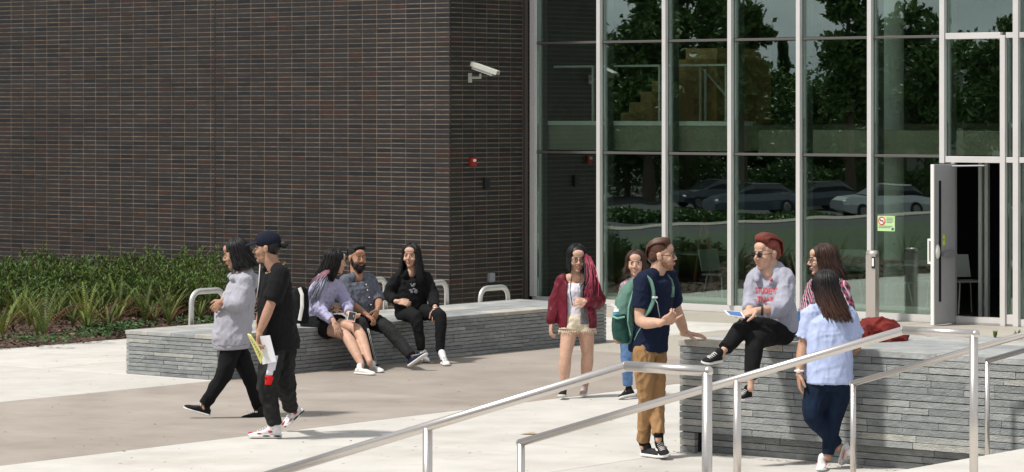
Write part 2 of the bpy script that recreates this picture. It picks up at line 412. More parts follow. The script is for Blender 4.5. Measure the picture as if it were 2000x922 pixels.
for z in (ZD1, ZD2): 
    rail_h(ms[6], aR, z, .085, M_alum, .055); rail_h(aR, aE, z, .075, M_alum, .055); rail_h(aE, aE+1.4, z, .075, M_alum, .055)
rail_h(aR, aE, .09, .13, M_alum, .045); rail_h(ms[6], aE, ZT1+3.4, .08, M_alum, .055)
def pane(a0, a1, z0, z1, b=BC): 
    k = MB(); k.box(a0, a1, b+.008, b+.024, z0, z1); return k.build('pane', M_glass, bld)
for i in range(6):
    zz = [.1, ZT2, ZT1, ZT1+1.63, ZT1+3.4, HT]
    for k in range(5): pane(ms[i]+.041, ms[i+1]-.041 if not (i == 5 and k == 0) else aJ-.03, zz[k]+.026 if k else .101, zz[k+1]-.026)
for (a0, a1) in ((ms[6], aE), (aE, aE+1.4), (aE+1.4, aE+2.9)):
    if a0 == ms[6]:
        pane(a0+.041, aR-.041, ZD2+.045, ZD1-.045); pane(aR+.041, aE-.041, ZD2+.045, ZD1-.045); pane(aR+.041, aE-.041, .16, ZD2-.045)
        pane(a0+.041, aE-.041, ZD1+.045, ZT1+3.35)
    else:
        pane(a0+.041, a1-.041, .1, ZD2-.045); pane(a0+.041, a1-.041, ZD2+.045, ZD1-.045); pane(a0+.041, a1-.041, ZD1+.045, HT)
# interior shell
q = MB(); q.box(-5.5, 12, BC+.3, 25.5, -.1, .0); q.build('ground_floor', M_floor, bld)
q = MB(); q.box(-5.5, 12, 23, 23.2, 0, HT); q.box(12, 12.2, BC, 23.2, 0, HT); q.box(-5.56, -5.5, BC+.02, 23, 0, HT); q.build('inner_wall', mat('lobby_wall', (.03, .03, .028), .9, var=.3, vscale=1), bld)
aS = a_at(1432, BC+.3); zs0, zs1 = z_at(296, ms[3], BC+.4), z_at(246, ms[3], BC+.4)
q = MB(); q.box(-5.49, aS, BC+.32, 22.9, zs0, zs1); q.box(aS+.002, 11.9, BC+.95, 22.9, zs0-.03, zs1-.06); q.build('upper_floor', M_slab, bld)
q = MB(); q.box(-5.49, aS, BC+.28, BC+.8, zs1+.002, zs1+.065); q.build('floor_ledge', mat('ledge_white', (.95, .98, .92), .6), bld)
q = MB(); q.box(-5.49, 11.9, BC+.3, 22.9, 6.3, 6.5); q.build('ceiling', mat('lobby_ceiling', (.3, .3, .28), .9), bld)
q = MB(); q.box(-5.0, 1.4, BC+.12, BC+.26, .0, .19); q.build('curb', mat('curb_white', (.62, .66, .60), .6), bld)
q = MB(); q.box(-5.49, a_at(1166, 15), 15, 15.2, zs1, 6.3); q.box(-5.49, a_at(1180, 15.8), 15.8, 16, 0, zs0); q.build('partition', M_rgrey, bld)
q = MB(); a_ = a_at(1140, 15.5); q.box(a_-.1, a_+.1, 15.4, 15.6, 0, 1.9); q.build('red_panel', M_red, bld)
q = MB(); ac, bcn = a_at(1737, BC+2.0), BC+2.0
q.tube([(ac, bcn, 0), (ac, bcn, 6.3)], .21, 24); q.build('column', M_rwhite, bld, smooth=False)
# guard rail and stair on the upper floor
q = MB()
zg = z_at(129, ms[1], BC+.5)
for (x0, x1) in ((1075, 1160), (1190, 1290), (1312, 1420)):
    a0, a1 = a_at(x0, BC+.5), a_at(x1, BC+.5)
    q.box(a0, a1, BC+.48, BC+.52, zg-.015, zg+.015); q.box(a0, a0+.03, BC+.485, BC+.515, zs1, zg)
    q.box(a1-.03, a1, BC+.485, BC+.515, zs1, zg)
q.build('guard_rail', M_rwhite, bld)
q = MB(); bs = BC+2.2
for k in range(7):
    a0 = a_at(1207+22*k, bs); q.box(a0, a_at(1400, bs), bs, bs+1.5, zs1+.01, zs1+.02+.165*(k+1))
q.build('inner_stair', M_wood, bld)
q = MB(); q.tube([W(0,0)*0+Vector((a_at(1375, bs), bs-.1, zs1)), Vector((a_at(1375, bs), bs-.1, zs1+.9)), Vector((a_at(1425, bs), bs-.1, zs1+.45))], .02)
q.tube([(a_at(1385, bs), bs-.1, zs1), (a_at(1385, bs), bs-.1, zs1+.85)], .02); q.build('stair_rail', M_rwhite, bld)
# inner door frames behind the open door
q = MB()
for x, b in ((1916, BC+1.3), (1928, BC+1.3)): 
    a = a_at(x, b); q.box(a-.026, a+.026, b-.03, b+.03, 0, ZD2)
q.build('vestibule_frame', M_alum, bld)
q = MB(); q.box(aJ, aR, BC-.03, BC+.08, -.001, .03); q.build('threshold', M_alum, bld)
# ---- open door leaf: hinged on the left jamb, swung out
hinge = Vector((a_at(1863, BC-.06), BC-.06, 0)); fpt = toAB(G(1821.5, 637)); fd = Vector((fpt[0]-hinge.x, fpt[1]-hinge.y, 0)); LW = fd.length
ang = math.atan2(fd.y, fd.x)
door = bpy.data.objects.new('door', None); COL.objects.link(door); door.parent = bld; door.location = hinge; door.rotation_euler = (0, 0, ang)
zt = ZD2-.06
M_door = mat('door_grey', (.40, .41, .43), .5, metal=.2, var=.04)
def dp(name, m, *bx, par=None):
    q = MB()
    for b_ in bx: q.rbox(*b_, .003)
    o = q.build(name, m, par or door); return o
# local: x along leaf from hinge to free edge, y thickness; the side facing the camera is y>0
dp('door_leaf', M_door, (0, LW-.012, -.02, .02, .012, zt))
dp('edge_strip', M_white, (LW-.011, LW+.012, -.024, .024, .012, zt))
dp('vision_slot', M_black, (LW-.19, LW-.13, .0205, .026, .32, zt-.22))
dp('push_bar', M_alud, (.08, LW-.2, .03, .075, .93, .99), (.1, .16, .02, .04, .94, .98))
dp('pull_handle', M_white, (LW+.0-.05, LW-.02, -.09, -.07, .83, 1.17), (LW-.05, LW-.02, -.075, -.02, .83, .86), (LW-.05, LW-.02, -.075, -.02, 1.14, 1.17))
q = MB(); q.ell((LW-.07, .035, 1.0), Matrix.Diagonal((.05, .03, .10))); q.build('latch', M_white, door, smooth=True)
q = MB(); q.ell((LW-.27, .023, 1.19), Matrix.Diagonal((.03, .004, .035))); q.box(LW-.30, LW-.24, .021, .024, 1.08, 1.14)
q.build('sticker', mat('yellow_green', (.65, .75, .03), .5), door)
q = MB(); q.tube([hinge+Vector((.0, -.1, zt-.03)), Vector((aJ+.62*(aR-aJ), BC-.05, ZD2-.08))], .012); q.tube([Vector((aJ+.62*(aR-aJ), BC-.05, ZD2-.08)), Vector((aJ+.66*(aR-aJ), BC-.01, ZD2-.08))], .012); q.build('door_closer', M_alud, bld)
# green notice on the glass
def flat_text(txt, size, M, m, parent, name='lettering', thick=.0015, world=False):
    cu = bpy.data.curves.new('t', 'FONT'); cu.body = txt; cu.size = size; cu.align_x = 'CENTER'; cu.extrude = thick; cu.resolution_u = 2
    o = bpy.data.objects.new('t', cu); COL.objects.link(o); dg = bpy.context.evaluated_depsgraph_get()
    me = bpy.data.meshes.new_from_object(o.evaluated_get(dg)); bpy.data.objects.remove(o)
    me.transform(M); me.materials.clear(); me.materials.append(m)
    oo = bpy.data.objects.new(name, me); COL.objects.link(oo); oo.parent = parent; return oo
a0, a1 = a_at(1714.5, BC), a_at(1748, BC); z1_, z0_ = z_at(421.5, a0, BC), z_at(451, a0, BC)
sg = thing('notice', W((a0+a1)/2, BC, (z0_+z1_)/2), 'small pale green no smoking notice stuck on the glass left of the open door', 'sign', rz=-TH)
hw_, hh_ = (a1-a0)/2, (z1_-z0_)/2
q = MB(); q.rbox(-hw_, hw_, -.006, .004, -hh_, hh_, .001); q.build('notice_plate', mat('notice_green', (.52, .74, .36), .5), sg)
def ring(cx, cz, r0, r1, y, n=28):
    q = MB(); vs = []
    for i in range(n):
        a = 2*math.pi*i/n
        for r in (r0, r1):
            for yy in (y, y-.0015): vs.append((cx+math.cos(a)*r, yy, cz+math.sin(a)*r))
    fs = []
    for i in range(n):
        j = (i+1) % n; A, B = i*4, j*4
        fs += [(A+1, B+1, B+3, A+3), (A+2, A+3, B+3, B+2), (A, B, B+1, A+1)]
    return q.add(vs, fs)
q = MB(); q.tube([(-hw_*.5, -.006, hh_*.35), (-hw_*.5, -.008, hh_*.35)], hh_*.52, 28); q.build('white_disc', M_white, sg)
M_rd = mat('sign_red', (.6, .04, .03), .5)
ring(-hw_*.5, hh_*.35, hh_*.42, hh_*.55, -.009).build('red_ring', M_rd, sg)
q = MB(); q.box(-hh_*.42, hh_*.42, -.012, -.010, -.006, .006, M=Matrix.Translation((-hw_*.5, 0, hh_*.35)) @ Matrix.Rotation(math.radians(40), 4, 'Y')); q.build('red_slash', M_rd, sg)
q = MB(); q.box(-hw_*.72, -hw_*.3, -.0095, -.0085, hh_*.3, hh_*.42); q.build('cigarette', M_black, sg)
q = MB()
for k, (x0, x1) in enumerate(((.05, .85), (.05, .78), (.05, .86), (.05, .7))): q.box(hw_*x0, hw_*x1, -.008, -.0065, hh_*(.72-.2*k), hh_*(.8-.2*k))
for k, (x0, x1) in enumerate(((-.88, .75), (-.88, .5))): q.box(hw_*x0, hw_*x1, -.008, -.0065, hh_*(-.38-.2*k), hh_*(-.30-.2*k))
q.build('print_line', mat('sign_print', (.16, .22, .2), .6), sg, kind='stuff')
q = MB(); q.box(hw_*.62, hw_*.9, -.008, -.0065, -hh_*.85, -hh_*.55); q.build('blue_mark', mat('sign_blue', (.03, .12, .25), .6), sg)
# ---- access pillar
pb = W(a_at(1704, 12.1), 12.1)
pil = thing('access_post', pb, 'brushed metal access post with card reader standing before the glass', 'post', rz=-TH)
q = MB(); q.rbox(-.075, .075, -.05, .05, 0, .94, .012); q.build('post_body', mat('post_bronze', (.55, .50, .46), .4, metal=.6), pil)
q = MB(); q.tube([(-.075, -.0, .93), (.075, 0, .93)], .052, 14); q.build('post_cap', mat('post_bronze', (.4, .36, .33)), pil, smooth=True)
q = MB(); q.rbox(.022, .07, -.062, -.048, .74, .90, .004); o = q.build('card_reader', M_black, pil); q = MB(); q.box(.03, .062, -.066, -.0615, .77, .88); q.build('reader_panel', M_white, o)
# ---- lobby furniture seen through the glass
M_chair = mat('chair_shell', (.55, .56, .54), .5); M_tab = mat('table_top', (.35, .35, .33), .5)
def chair(a, b, rz, label, leg=M_racks):
    t = thing('lobby_chair', W(a, b, .001), label, 'chair', 'chairs in the lobby', rz=rz-TH)
    q = MB(); q.rbox(-.22, .22, -.21, .21, .44, .465, .008); q.build('seat', M_chair, t)
    q = MB(); q.loft([[Vector((x, .2+.03*math.cos(x*6)+(z-.5)*.25+y, z)) for x, y in ((-.2, 0), (0, .02), (.2, 0), (.2, .02), (0, .04), (-.2, .02))] for z in (.5, .62, .78, .82)]); q.build('backrest', M_chair, t)
    for sx in (-1, 1):
        for sy in (-1, 1):
            q = MB(); q.tube([(sx*.16, sy*.15, .44), (sx*.22, sy*.22, 0)], .011, 6); q.build('leg', leg, t)
def table(a, b, r, label):
    t = thing('lobby_table', W(a, b, .001), label, 'table', 'tables in the lobby')
    q = MB(); q.tube([(0, 0, .71), (0, 0, .74)], r, 30); q.build('tabletop', M_tab, t)
    q = MB(); q.tube([(0, 0, .02), (0, 0, .71)], .035, 12); q.build('pedestal', M_alud, t)
    q = MB(); q.tube([(0, 0, 0), (0, 0, .02)], .28, 24); q.build('foot', M_alud, t)
for x, b, r, lb in ((1625, 14.3, .55, 'round lobby table behind the glass near the red haired person'), (1785, 13.9, .6, 'round lobby table behind the glass beside the open door'), (1390, 14.6, .5, 'round lobby table behind the glass beyond the navy shirt man')): table(a_at(x, b), b, r, lb)
for x, b, r, lb in ((1590, 14.0, 2, 'pale shell chair behind the glass next to the plaid shirt woman'), (1660, 14.9, .4, 'pale shell chair at the far side of the middle lobby table'), (1745, 13.6, 2.6, 'pale shell chair behind the glass under the green notice'), (1820, 14.9, -.5, 'pale shell chair behind the glass at the open door leaf'), (1885, 14.6, 1.0, 'pale shell chair seen through the open doorway'), (1410, 13.9, 1.4, 'pale shell chair behind the glass right of the navy shirt man')): chair(a_at(x, b), b, r, lb)
q = MB(); A_, B_ = a_at(1375, 14.2), 14.2
es = thing('easel', W(A_, B_, .001), 'dark orange wooden easel standing inside behind the glass', 'easel', rz=-TH)
for k, (dx, dy, tx) in enumerate(((-.22, 0, -.03), (.25, 0, .03), (0, .35, 0))):
    q = MB(); q.tube([(dx, dy, 0), (tx, 0, 1.25)], .022, 6); q.build('leg', mat('easel_wood', (.25, .07, .03), .6), es)
# ---- wall devices on the side wall (plane a = AK)
def wallthing(name, px, py, label, cat):
    b = b_at(px, AK); return thing(name, W(AK, b, z_at(py, AK, b)), label, cat, rz=-TH)
t = wallthing('security_camera', 917, 152, 'pale grey security camera on bracket high on the dark side wall', 'camera')
Mc = mat('camera_shell', (.50, .50, .45), .5, var=.05)
q = MB(); q.rbox(.0, .02, -.035, .035, -.07, .07, .004); q.build('wall_plate', Mc, t)
q = MB(); q.tube([(.01, 0, -.0), (.19, .03, .0)], .018, 10); q.tube([(.18, .03, .0), (.18, .03, .06)], .018, 8); q.build('bracket', Mc, t)
inv = ROOT[t.name]; base = t.location
c0 = base+Vector((.04, -.12, .17)); dcam = Vector((.36, -.16, -.13)); dn = dcam.normalized(); rt = dn.cross(Vector((0, 0, 1))).normalized(); upc = rt.cross(dn)
def ringb(c, hw, hh, k=.3, z0=0): return [c+rt*x*hw+upc*(y*hh+z0) for x, y in ((-1, -1), (1, -1), (1, .5), (.6, 1), (-.6, 1), (-1, .5))]
q = MB(); q.loft([ringb(c0+dn*.02, .045, .035), ringb(c0+dn*.36, .045, .035)]); hs = q.build('housing', Mc, t, world=True)
q = MB(); q.tube([c0+dn*.36, c0+dn*.365], .03, 16); q.build('lens', M_black, hs, world=True)
q = MB(); q.loft([ringb(c0-dn*.01, .06, .012, z0=.055), ringb(c0+dn*.43, .06, .012, z0=.055)]); 
for sx in (-1, 1): q.loft([[c0+dn*d+rt*sx*.058+upc*z+rt*w_ for z, w_ in ((-.0, 0), (.055, 0), (.055, .004), (0, .004))] for d in (-.01, .43)])
q.build('sun_shield', Mc, t, world=True)
t = wallthing('fire_alarm', 921, 316, 'small red fire alarm strobe on the dark side wall', 'alarm')
q = MB(); q.rbox(0, .05, -.065, .065, -.065, .065, .006); q.build('alarm_body', mat('alarm_red', (.30, .02, .015), .4), t)
q = MB(); q.ell((.055, .0, .02), Matrix.Diagonal((.03, .03, .022))); q.build('strobe_lens', M_white, t, smooth=True)
t = wallthing('wall_box', 948, 358, 'flat black box on the dark side wall below the red alarm', 'box')
q = MB(); q.rbox(0, .04, -.06, .06, -.085, .085, .006); q.build('box_cover', M_black, t)
t = wallthing('wall_outlet', 957, 542, 'grey weatherproof outlet cover low on the dark side wall', 'outlet')
q = MB(); q.rbox(0, .05, -.06, .06, -.07, .07, .014); q.build('outlet_cover', mat('outlet_grey', (.28, .30, .33), .5), t)
# ============================================================ STONE BENCH WALLS
def stone_face(wallo, plane, fixed, u0, u1, z0, z1, course, sgn, lo=.16, hi=.62, inset=0, skip=None):
    """courses of split slate set dry, joints open"""
    n = max(1, round((z1-z0)/course)); ch = (z1-z0)/n
    for r in range(n):
        u = u0; zz = z0+r*ch
        while u < u1-.01:
            ln = random.uniform(lo, hi)
            if u+ln > u1-.1: ln = u1-u
            pr = random.uniform(0, .006); q = MB(); g = .0022
            th = random.uniform(.0, .002)
            if plane == 'b': q.rbox(u+g, u+ln-g, fixed-pr, fixed+.05, zz+g, zz+ch-g-th, .0025, tint=min(1, max(0, random.gauss(.5, .24))))
            else: q.rbox(fixed-.05, fixed+pr, u+g, u+ln-g, zz+g, zz+ch-g-th, .0025, tint=min(1, max(0, random.gauss(.42, .22))))
            # uneven split face
            for v in q.v: v += Vector((random.uniform(-.002, .002), random.uniform(-.002, .002), random.uniform(-.0012, .0012)))
            q.build('stone', M_stone, wallo); u += ln
def caps(wallo, a0, a1, b0, b1, z, t, strips, along, lens):
    w_ = ((a1-a0) if along == 'b' else (b1-b0))/strips
    for i in range(strips):
        u, ue = (b0, b1) if along == 'b' else (a0, a1)
        while u < ue-.01:
            ln = random.uniform(*lens)
            if u+ln > ue-.3: ln = ue-u
            q = MB(); g = .003; ti = random.random()
            if along == 'b': q.rbox(a0+i*w_+g, a0+(i+1)*w_-g, u+g, u+ln-g, z-t, z+random.uniform(-.002, .001), .004, tint=ti)
            else: q.rbox(u+g, u+ln-g, b0+i*w_+g, b0+(i+1)*w_-g, z-t, z+random.uniform(-.002, .001), .004, tint=ti)
            q.build('cap_stone', M_stonecap, wallo); u += ln
LH = .48
bw = thing('stone_bench', (C0.x, C0.y, 0), 'long low grey slate bench wall where three people sit in front of the brick', 'bench wall', rz=-TH)
q = MB(); q.box(-1.36, -.02, .02, 6.98, 0, LH-.05); core = q.build('wall_core', M_joint, bw)
stone_face(core, 'b', 0, -1.38, 0, 0, LH-.045, .0435, -1, .25, .6)
stone_face(core, 'a', 0, .0, 7.0, 0, LH-.045, .0435, 1, .16, .6)
caps(core, -1.39, .012, -.012, 7.0, LH, .044, 4, 'b', (.7, 1.4))
RH = .955; RB = -2.55; RA = a_at(1327.5, RB)
rw = thing('stone_wall', (C0.x, C0.y, 0), 'tall grey slate seat wall behind the handrails with red backpack on top', 'wall', rz=-TH)
aend = a_at(1357, RB); aend2 = a_at(1896, RB)
q = MB(); q.box(RA+.02, 13.4, RB+.13, -.62, 0, RH-.05); q.box(RA+.02, 13.4, RB+.02, RB+.13, .175, RH-.05); q.box(RA+.02, aend-.02, RB+.02, RB+.13, 0, .175); q.box(aend2+.02, 13.4, RB+.02, RB+.13, 0, .175)
core = q.build('wall_core', M_joint, rw)
stone_face(core, 'b', RB, RA, aend, 0, .17, .0565, -1, .2, .3); stone_face(core, 'b', RB, aend2, 13.4, 0, .17, .0565, -1)
stone_face(core, 'b', RB+.11, aend, aend2, 0, .165, .055, -1, .3, .8)
stone_face(core, 'b', RB, RA, 13.4, .175, RH-.055, .0565, -1, .2, .85)
q = MB(); 
for r in range(16):
    u = RB+.05
    while u < -.65:
        ln = random.uniform(.25, .6); q.rbox(RA-.0-random.uniform(0, .012), RA+.04, u+.003, min(u+ln, -.62)-.003, .003+r*.0562, (r+1)*.0562-.004, .003, tint=random.gauss(.5, .2)); u += ln
q.build('end_stones', M_stone, core, kind='stuff')
caps(core, RA-.012, 13.4, RB-.012, -.6, RH, .054, 5, 'a', (.8, 1.6))
# ============================================================ HANDRAILS
def handrail(a0, b, zlow, tk, tend, posts, label, r=.0245, endpost=True, slope=.298):
    t = thing('handrail', W(a0, b, 0), label, 'handrail', 'steel handrails beside the steps', rz=-TH)
    zk = zlow+slope*tk
    q = MB(); q.tube([(0, 0, zlow), (tk, 0, zk)], r, 20); q.sph((0, 0, zlow), r, n=20); q.sph((tk, 0, zk), r*.998, n=20)
    if tend > tk: q.tube([(tk, 0, zk), (tend, 0, zk)], r, 20); q.sph((tend, 0, zk), r, n=20)
    q.build('top_rail', M_steel, t, smooth=True)
    for p in posts:
        q = MB(); zz = zlow+slope*min(p, tk); q.tube([(p, 0, stepz(a0+p, b)-.01), (p, 0, zz-.002)], r*.985, 20); pp = q.build('post', M_steel, t, smooth=True)
        q = MB(); q.tube([(p, 0, stepz(a0+p, b)-.005), (p, 0, stepz(a0+p, b)+.008)], .05, 20); q.build('flange', M_steel, pp, smooth=True)
    return t
def t_at(px, a0, b): return a_at(px, b)-a0
b1 = -12.27; a1r = 14.4-2.67
handrail(a1r, b1, .905, 2.67, t_at(1383, a1r, b1), (0.02, t_at(835, a1r, b1), t_at(1381, a1r, b1)), 'nearest steel handrail, its rail crossing in front of the man in navy', r=.0245)
b2 = -9.39; a2r = a_at(1015, b2)
handrail(a2r, b2, .9, t_at(1765, a2r, b2), t_at(1905, a2r, b2), (.01, t_at(1440, a2r, b2), t_at(1902, a2r, b2)), 'steel handrail crossing in front of the woman in light blue, with three posts', r=.0235)
b3 = -4.78; a3r = a_at(1664, b3)
handrail(a3r, b3, .905, 2.8, 3.3, (.01, 2.0, 3.3), 'thin steel handrail whose lower post stands right of the woman in light blue', r=.022)
b4 = -2.78; a4r = a_at(1926, b4)
handrail(a4r, b4, .94, 2.7, 3.1, (.01, 2.0, 3.1), 'farthest steel handrail at the right edge, close to the stone wall', r=.020)
# ============================================================ BIKE RACKS behind the bench
def rack(x0, x1, ytop, aoff, label):
    a = aoff; b0_, b1_ = b_at(x0, a), b_at(x1, a); bm = (b0_+b1_)/2; h = z_at(ytop, a, bm)
    t = thing('bike_rack', W(a, bm, 0), label, 'bike rack', 'steel hoops behind the bench', rz=-TH); hw = (b1_-b0_)/2; r = min(.13, hw*.6)
    pts = [(0, -hw*1.08, 0), (0, -hw, h-r)]+[(0, -hw+r-r*math.cos(k*math.pi/10), h-r+r*math.sin(k*math.pi/10)) for k in range(1, 6)]+[(0, hw-r+r*math.sin(k*math.pi/10), h-r+r*math.cos(k*math.pi/10)) for k in range(0, 5)]+[(0, hw, h-r), (0, hw*1.08, 0)]
    q = MB(); q.tube(pts, .034, 12, flat=.8, up=(1, 0, 0)); q.build('hoop', M_racks, t, smooth=True)
    for y in (-hw*1.08, hw*1.08):
        q = MB(); q.tube([(0, y, -.002), (0, y, .012)], .07, 16); q.build('foot_plate', M_racks, t)
rack(374, 438, 568, -1.58, 'steel hoop rack behind the bench beside the grey hoodie woman')
rack(722, 752, 546, -1.5, 'steel hoop rack between the bearded man and the woman in black')
rack(838, 872, 552, -1.5, 'steel hoop rack just right of the seated woman in black')
rack(938, 992, 562, -1.5, 'steel hoop rack standing free in front of the dark side wall')
# ============================================================ PLANTS
def leafmat(name, c1, c2):
    return mat(name, c1, .55, spec=.35, var=.25, vscale=4, tint=[(0, c1), (1, c2)])
M_shrub = leafmat('shrub_leaf', (.028, .068, .010), (.105, .17, .024)); M_fern = leafmat('fern_leaf', (.05, .09, .020), (.20, .24, .045)); M_brown = leafmat('dry_frond', (.10, .045, .02), (.22, .12, .05))
M_ground = leafmat('groundcover_leaf', (.03, .07, .022), (.08, .14, .04)); M_bark = mat('bark', (.10, .07, .05), .9, var=.3, vscale=10, bump=.6)
M_tree = leafmat('tree_leaf', (.055, .115, .026), (.12, .20, .05)); M_con = leafmat('conifer_leaf', (.035, .08, .022), (.08, .14, .04))
def leaves(pts, dirs, ln, wd, tints, fold=.25):
    """many small folded leaf faces; arrays (n,3)"""
    n = len(pts); pts = np.array(pts); d = np.array(dirs); d /= np.linalg.norm(d, axis=1)[:, None]+1e-9
    rnd = np.random.RandomState(n).normal(size=(n, 3)); s = np.cross(d, rnd); s /= np.linalg.norm(s, axis=1)[:, None]+1e-9
    up = np.cross(s, d); ln = np.array(ln)[:, None]; wd = np.array(wd)[:, None]
    v = np.stack([pts, pts+d*ln*.5+s*wd*.5+up*wd*fold, pts+d*ln, pts+d*ln*.5-s*wd*.5+up*wd*fold], 1).reshape(-1, 3)
    q = MB(); q.v = [Vector(x) for x in v]; q.f = [f for i in range(n) for f in ((4*i, 4*i+1, 4*i+2), (4*i, 4*i+2, 4*i+3))]
    q.t = [t for t in tints for _ in (0, 1)]; q.m = [0]*(2*n); return q
def shrub(px, py, h, w_, label, nst=46, seed=0):
    g = G(px, py, .06); rs = random.Random(seed); t = thing('shrub', g, label, 'shrub', 'evergreen shrubs along the brick wall')
    q = MB(); pts = []; dirs = []; tt = []
    for i in range(nst):
        th = rs.uniform(0, 6.283); rr = w_*math.sqrt(rs.random()); hh = h*rs.uniform(.62, 1.0)*(1-.30*(rr/w_)**2)
        if rs.random() < .12: hh *= 1.17
        b0 = Vector((math.cos(th)*rr*.5, math.sin(th)*rr*.5, 0)); tp = Vector((math.cos(th)*rr, math.sin(th)*rr, hh)); q.tube([b0, tp], [.008, .003], 4)
        nl = 34; tc_ = rs.uniform(.1, .9)
        for k in range(nl):
            f = rs.uniform(.22, 1.03)**.8; p = b0.lerp(tp, min(1, f)); a = rs.uniform(0, 6.283)
            o = Vector((math.cos(a), math.sin(a), 0)); sp = .055*(1.15-f*.6)
            p = p+o*sp*rs.random(); pts.append(tuple(p)); dirs.append(tuple(o*rs.uniform(.3, 1)+Vector((0, 0, rs.uniform(.25, 1.2))))); tt.append(min(1, max(0, tc_*.5+rs.gauss(.25, .2))))
    q.build('stems', M_bark, t)
    n = len(pts); leaves(pts, dirs, [rs.uniform(.05, .09) for _ in range(n)], [rs.uniform(.016, .028) for _ in range(n)], tt).build('foliage', M_shrub, t)
sid = 0
ORD = ['first', 'second', 'third', 'fourth', 'fifth', 'sixth', 'seventh', 'eighth', 'ninth', 'tenth', 'eleventh', 'twelfth']
for row, (y0, hh, xs_) in enumerate(((588, .70, range(-45, 430, 62)), (603, .66, range(-20, 400, 66)), (620, .52, (-20, 40, 105, 175, 262, 330, 395)))):
    for i, x in enumerate(xs_):
        sid += 1; h_ = hh*random.uniform(.92, 1.14)*(1.16 if x > 290 else 1.06); yy = y0+random.uniform(-3, 3)
        shrub(x, yy, h_, random.uniform(.42, .55), ['evergreen shrub of the back row at the brick, %s from the left', 'evergreen shrub of the middle row in the bed, %s from the left', 'lower evergreen shrub just behind the ferns, %s from the left'][row] % ORD[i], seed=sid)
def fern(px, py, h, label, n=13, yel=.5, seed=0, spread=.66, dry=3):
    g = G(px, py, .03); rs = random.Random(seed*13+5); t = thing('fern', g, label, 'fern', 'sword ferns in the planting bed')
    for j in range(n+dry):
        th = 6.283*j/n+rs.uniform(-.3, .3); ln = h*rs.uniform(.75, 1.1); sp = spread*rs.uniform(.45, 1.1); isdry = j >= n
        if isdry: ln *= .8; sp = 1.0
        o = Vector((math.cos(th), math.sin(th), 0)); s_ = Vector((-math.sin(th), math.cos(th), 0)); q = MB(); K = 21; prev = None
        pt = [o*(sp*ln*(f**1.5))+Vector((0, 0, ln*(f-.33*sp*f**3))) for f in [k/K for k in range(K+1)]]
        tn = min(1, max(0, yel+rs.gauss(0, .2)))
        q.tube(pt, [.004*(1-.6*k/K) for k in range(K+1)], 3, tint=tn)
        for k in range(1, K):
            f = k/K; wl = .024*h/.6*math.sin(math.pi*min(1, f*.82+.14))+.008; c = pt[k]; d = (pt[k+1]-pt[k]).normalized()
            for sg_ in (-1, 1):
                e = c+s_*sg_*wl+d*wl*.7+Vector((0, 0, .012)); q.add([c-d*.008, c+d*.009, e], [(0, 1, 2)], tint=min(1, max(0, tn+rs.uniform(-.1, .1))))
        q.build('frond', M_brown if isdry else M_fern, t)
ferns = [(6, 664, .50, .75, 'yellowish fern at the left edge of the bed'), (84, 668, .62, .4, 'large dark fern with wide arching fronds left of the yellow one'), (168, 652, .52, .95, 'bright yellow green fern with stiff upright fronds'), (232, 632, .50, .45, 'grey green fern close to the bench corner'), (282, 638, .50, .35, 'fern behind the left corner of the bench'), (330, 640, .42, .3, 'fern beside the first steel hoop'), (120, 628, .42, .3, 'dark fern in the second row, left of the yellow fern'), (205, 612, .40, .5, 'small fern near the shrubs, right of the yellow fern'), (40, 635, .40, .5, 'small fern near the shrubs at the left')]
for i, (x, y, h_, yl, lb) in enumerate(ferns): fern(x, y, h_*1.45, lb, yel=yl, seed=i)
rsf = random.Random(21)
for k in range(24):
    x = 4+k*(16.5)+rsf.uniform(-7, 7); y = rsf.uniform(626, 664) if x < 240 else rsf.uniform(618, 636)
    fern(x, y, rsf.uniform(.30, .55), 'smaller strappy fern filling the bed, %s from the left' % (ORD+['thirteenth', 'fourteenth', 'fifteenth', 'sixteenth', 'seventeenth', 'eighteenth', 'nineteenth', 'twentieth', 'twenty-first', 'twenty-second', 'twenty-third', 'twenty-fourth'])[k], yel=rsf.uniform(.0, .7), seed=50+k, n=rsf.choice((9, 12, 18)), spread=rsf.uniform(.4, .9), dry=rsf.choice((2, 4, 7)))
for x, y, lb in ((548, 604, 'small fern showing between the black shirt and the bag'), (574, 606, 'small fern showing behind the striped bag'), (742, 598, 'small fern behind the bearded man by the hoop')):
    fern(x, y, .30, lb, n=14, yel=.5, seed=x)
pts = []; dirs = []; tt = []
for (cx, cy, r, n) in ((195, 652, .3, 260), (222, 650, .3, 260), (50, 668, .25, 90), (100, 672, .25, 80), (165, 662, .3, 110), (385, 634, .4, 260), (262, 642, .3, 120)):
    g = G(cx, cy, .05)
    for k in range(n):
        a = random.uniform(0, 6.283); rr = r*math.sqrt(random.random()); pts.append((g.x+math.cos(a)*rr, g.y+math.sin(a)*rr*.8, .07+random.random()*.11*(1-rr/r*.5))); dirs.append((math.cos(a*3), math.sin(a*3), random.uniform(0, .8))); tt.append(random.random())
n = len(pts); o = leaves(pts, dirs, [random.uniform(.04, .07) for _ in range(n)], [random.uniform(.025, .045) for _ in range(n)], tt).build('groundcover', M_ground)
tag(o, 'low leafy groundcover spreading over the mulch between the ferns', 'groundcover', kind='stuff')
def weed(p, label, h=.07, n=14, seed=1):
    t = thing('weed', p, label, 'weed', 'weeds growing in joints'); rs = random.Random(seed); q = MB()
    for k in range(n):
        a = rs.uniform(0, 6.28); d = Vector((math.cos(a)*.5, math.sin(a)*.5, rs.uniform(.6, 1.4))); s_ = Vector((-math.sin(a), math.cos(a), 0))*.008; e = d*h*rs.uniform(.5, 1); q.add([-s_, s_, e*.6+s_*1.4, e, e*.6-s_*1.4], [(0, 1, 2, 3, 4)], tint=rs.random())
    q.build('blade', M_fern, t, kind='stuff')
